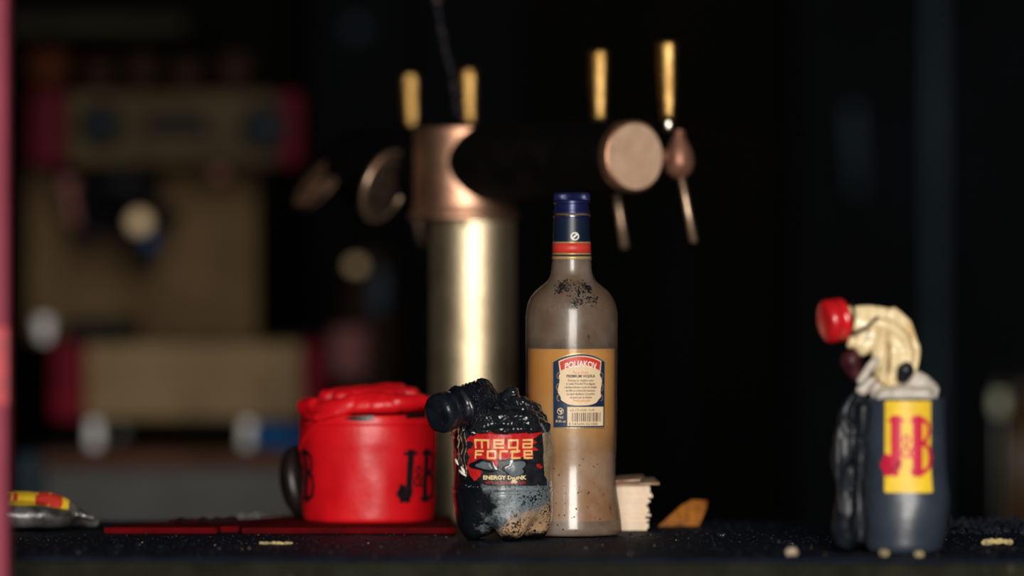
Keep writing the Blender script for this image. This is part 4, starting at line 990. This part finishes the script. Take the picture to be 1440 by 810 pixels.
em = empty('coffee_machine', (bx(240, 5.5), 5.6, ct), 'smoke-stained cream coffee machine with red end panels on the back counter', 'coffee machine')
eo = Vector((bx(240, 5.5), 5.6, ct)); F = 5.45
def E(name, m_, px0, px1, py0, py1, y0, y1, bev=0.004, label=None, par=None):
    return bxo(name, m_, bx(px0, F), bx(px1, F), y0, y1, zz(py1, F), zz(py0, F), par or em, eo, bev, label)
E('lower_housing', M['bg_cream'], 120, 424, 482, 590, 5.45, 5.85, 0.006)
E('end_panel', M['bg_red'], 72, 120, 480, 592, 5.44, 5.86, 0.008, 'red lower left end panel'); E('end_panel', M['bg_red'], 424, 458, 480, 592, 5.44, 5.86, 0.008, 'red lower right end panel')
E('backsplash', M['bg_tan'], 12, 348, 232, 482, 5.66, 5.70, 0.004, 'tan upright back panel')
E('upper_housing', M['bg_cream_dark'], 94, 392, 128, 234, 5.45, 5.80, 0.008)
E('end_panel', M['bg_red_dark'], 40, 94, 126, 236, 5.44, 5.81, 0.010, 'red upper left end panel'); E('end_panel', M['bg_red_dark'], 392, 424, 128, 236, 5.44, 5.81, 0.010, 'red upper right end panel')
E('display_slot', M['bg_dark'], 207, 292, 162, 188, 5.443, 5.452, 0.002)
for px, py, r in ((143, 176, 32), (374, 180, 34)):
    kf = obj('pressure_gauge', LA([(0, 0), (r*F/FP*0.95, 0), (r*F/FP, 0.004), (r*F/FP, 0.012), (r*F/FP*0.85, 0.014), (0, 0.014)], (bx(px, F)-eo.x, 5.451-eo.y, zz(py, F)-eo.z), (0, -1, 0), n=40), M['bg_dark'], em, auto=40)
    obj('gauge_centre', LA([(0, 0.0135), (0.010, 0.0135), (0.009, 0.018), (0, 0.018)], (bx(px, F)-eo.x, 5.451-eo.y, zz(py, F)-eo.z), (0, -1, 0), n=24), M['bg_strip'], kf)
E('machine_base', M['bg_dark'], 78, 450, 590, 600, 5.47, 5.84, 0.003)
for px in (132, 348):
    for yy in (5.445, 5.78):
        obj('foot', LA([(0, 0), (0.0075, 0), (0.008, 0.004), (0.0075, zz(600, F)-ct+0.001), (0.0065, zz(592, F)-ct), (0, zz(592, F)-ct)], (bx(px, F)-eo.x, yy-eo.y+0.01, 0), n=24), M['bg_pale'], em, auto=40, label='round foot, its glint painted as a pale colour')
# group head with portafilter
gx, gd = bx(172, F), 5.52
def gl(px, py, d): return Vector((bx(px, F), d, zz(py, F)))-eo
gh = obj('group_head', LA([(0, 0), (0.032, 0), (0.038, 0.012), (0.046, 0.02), (0.046, 0.045), (0.040, 0.062), (0, 0.062)], gl(165, 292, 5.55), (0, 0, 1), n=40), M['bg_dark'], em, auto=40)
g2 = bmesh.new(); rod(g2, gl(150, 285, 5.53), gl(236, 300, 5.45), 0.016, 0.010); rod(g2, gl(110, 236, 5.56), gl(112, 340, 5.50), 0.012, 0.010); rod(g2, gl(112, 300, 5.5), gl(200, 345, 5.47), 0.011); rod(g2, gl(200, 340, 5.47), gl(206, 385, 5.46), 0.012, 0.008); rod(g2, gl(205, 340, 5.47), gl(250, 300, 5.46), 0.010, 0.008)
pf = obj('portafilter', g2, M['bg_dark'], em)
kb2 = bmesh.new(); bmesh.ops.create_uvsphere(kb2, u_segments=24, v_segments=16, radius=0.0145, matrix=Matrix.Translation(gl(197, 313, 5.44)))
obj('brass_knob', kb2, M['bg_brass'], pf, label='brass knob with its highlight painted bright')
obj('blue_tip', R(gl(206, 334, 5.45), gl(216, 346, 5.44), 0.008), M['bg_blue'], pf)
for px, py, r in ((305, 243, 0.012), (90, 262, 0.012)):
    k3 = bmesh.new(); rod(k3, gl(px, py-12, 5.5), gl(px, py+8, 5.5), r, r*0.8)
    if px < 200: rod(k3, gl(px, py, 5.5), gl(px+10, py+55, 5.5), 0.006)
    obj('steam_knob', k3, M['bg_pink'], em, label='dusty pink steam knob')
E('drip_grid', M['bg_dark'], 86, 182, 449, 474, 5.48, 5.64, 0.003); 
E('grid_support', M['bg_dark'], 100, 170, 473, 483, 5.50, 5.62, 0.002)
# things on the machine
def cup(name, m_, px, d, zb, r, h, label, group=None, cat='cup'):
    o = obj(name, LA([(0, 0.0), (r*0.55, 0), (r*0.62, 0.003), (r*0.85, h*0.4), (r, h), (r*0.93, h), (r*0.78, h*0.4), (0, h*0.15)], n=32), m_, loc=(bx(px, d), d, zb)); tag(o, label, cat, group); return o
tz_ = zz(128, F)
cup('cup', M['bg_orange'], 70, 5.55, tz_, 0.030, 0.052, 'orange-brown cup on top of the coffee machine at its left end', 'cups on the coffee machine')
for i, (px, lbl) in enumerate(((140, 'dark umber cup on the machine top, next after the orange one'), (200, 'dark umber cup on the machine top, third from its left end'), (262, 'dark umber cup on the machine top, fourth from its left end'), (330, 'dark umber cup on the machine top at its right end'))):
    cup('cup', M['bg_umber'], px, 5.58, tz_, 0.027, 0.046+0.006*(i % 2), lbl, 'cups on the coffee machine')
cup('cup', M['bg_pale'], 62, 5.50, zz(480, F), 0.010, 0.028, 'small pale cup standing at the left end of the lower housing', None)
tag(obj('cloth', blob([[(bx(372, 5.4), 5.39, ct+0.016, 0.016), (bx(418, 5.4), 5.39, ct+0.015, 0.015)], [(bx(380, 5.4), 5.36, ct+0.010, 0.010), (bx(424, 5.4), 5.37, ct+0.012, 0.012)]], voxel=0.003, smooth=3, amp=0.003, freq=40, floor=ct+0.0003), M['bg_blue']), 'blue folded cloth on the back counter right of the machine feet', 'cloth')

# coffee grinder
gr = empty('coffee_grinder', (bx(519, 5.62), 5.62, ct), 'dim brown coffee grinder with a brass knob standing right of the coffee machine', 'grinder')
go = Vector((bx(519, 5.62), 5.62, ct)); G = 5.60
def gv(px, py, d=G): return Vector((bx(px, G), d, zz(py, G)))-go
obj('grinder_base', B(-0.042, 0.05, -0.05, 0.07, 0, 0.02, bev=0.004), M['bg_dark'], gr, smooth=False)
obj('grinder_body', LA([(0, 0.02), (0.037, 0.02), (0.040, 0.05), (0.040, 0.15), (0.036, 0.19), (0.034, 0.235), (0, 0.235)], (0, 0, 0), n=40), M['bg_umber'], gr, auto=40)
obj('hopper', LA([(0, 0.235), (0.030, 0.235), (0.038, 0.30), (0.040, 0.33), (0, 0.335)], (0, 0, 0), n=40), M['bg_black'], gr, auto=40)
kq = bmesh.new(); bmesh.ops.create_uvsphere(kq, u_segments=24, v_segments=16, radius=0.009, matrix=Matrix.Translation(gv(502, 374, 5.56)) @ Matrix.Diagonal((1.1, 1, 0.9, 1)))
obj('brass_knob', kq, M['bg_brass'], gr, label='small brass knob with its shine painted in')
obj('doser', LA([(0, 0), (0.021, 0), (0.024, 0.008), (0.024, 0.05), (0.020, 0.058), (0, 0.058)], gv(492, 528, 5.55), (0, 0, 1), n=32), M['bg_pink'], gr, label='paler round doser', auto=40)
obj('lever', R(gv(538, 380, 5.55), gv(532, 440, 5.55), 0.009, 0.012), M['bg_strip'], gr)

# wall shelf top left and a steel cabinet with a round knob
sh_ = empty('wall_shelf', (bx(140, 5.9), 5.9, 0), 'dark greenish shelf above the coffee machine', 'shelf'); so = Vector((bx(140, 5.9), 5.9, 0))
bxo('shelf_board', M['bg_shelf'], bx(8, 5.8), bx(262, 5.8), 5.80, 6.66, zz(48, 5.8), zz(22, 5.8), sh_, so)
bxo('shelf_bracket', M['bg_dark'], bx(30, 5.8), bx(36, 5.8), 6.3, 6.68, zz(90, 5.8), zz(48, 5.8), sh_, so); bxo('shelf_bracket', M['bg_dark'], bx(236, 5.8), bx(242, 5.8), 6.3, 6.68, zz(90, 5.8), zz(48, 5.8), sh_, so)
cab = empty('tall_cabinet', (bx(500, 6.2), 6.3, 0), 'tall blue-black cabinet with a small round knob behind the grinder', 'cabinet'); co_ = Vector((bx(500, 6.2), 6.3, 0))
bxo('cabinet_body', M['bg_panel'], bx(440, 6.2), bx(566, 6.2), 6.21, 6.6, 0, 2.1, cab, co_); dr_ = bxo('door', M['bg_panel'], bx(443, 6.2), bx(563, 6.2), 6.19, 6.209, 0.05, 2.07, cab, co_)
kk_ = bmesh.new(); bmesh.ops.create_uvsphere(kk_, u_segments=20, v_segments=12, radius=0.013, matrix=Matrix.Translation(Vector((bx(500, 6.17), 6.178, zz(40, 6.17)))-co_))
obj('knob', kk_, M['bg_strip'], dr_)

# right back shelf with two bottles
rs_ = empty('back_cabinet', (bx(1420, 5.65), 5.65, 0), 'low soot-black cabinet behind the bar at the right', 'cabinet'); ro_ = Vector((bx(1420, 5.65), 5.65, 0))
ztop = zz(758, 5.5)
bxo('carcass', M['bg_black'], bx(1345, 5.5), bx(1640, 5.5), 5.50, 5.9, 0, ztop-0.02, rs_, ro_); bxo('worktop', M['bg_black'], bx(1340, 5.5), bx(1645, 5.5), 5.49, 5.9, ztop-0.02, ztop, rs_, ro_)
def sbottle(px, d, R_, H_, m_, label, name='back_bottle'):
    r_ = empty(name, (bx(px, d), d, ztop), label, 'bottle', 'bottles on the low cabinet')
    obj('glass_body', LA([(0, 0), (R_*0.9, 0), (R_, 0.005), (R_, H_*0.55), (R_*0.8, H_*0.66), (R_*0.36, H_*0.76), (R_*0.32, H_*0.93), (0, H_*0.93)], n=32), m_, r_, auto=50)
    obj('stopper', LA([(0, H_*0.92), (R_*0.38, H_*0.92), (R_*0.38, H_), (0, H_)], n=24), M['bg_dark'], r_, auto=40)
sbottle(1405, 5.56, 0.009, 0.205, M['pale_glass'], 'slim cloudy pale bottle behind the bar at the right')
bb_ = bpy.data.objects['back_bottle']
obj('neck_glint', LA([(0.0030, 0.150), (0.0075, 0.150), (0.0075, 0.175), (0.0030, 0.175)], n=24), M['bg_foot2'], bb_, label='small pale band standing in for the neck highlight')  # pale band added for the highlight on the bottle neck
sbottle(1438, 5.60, 0.028, 0.20, M['amber_glass'], 'squat dark amber bottle at the right edge behind the bar')
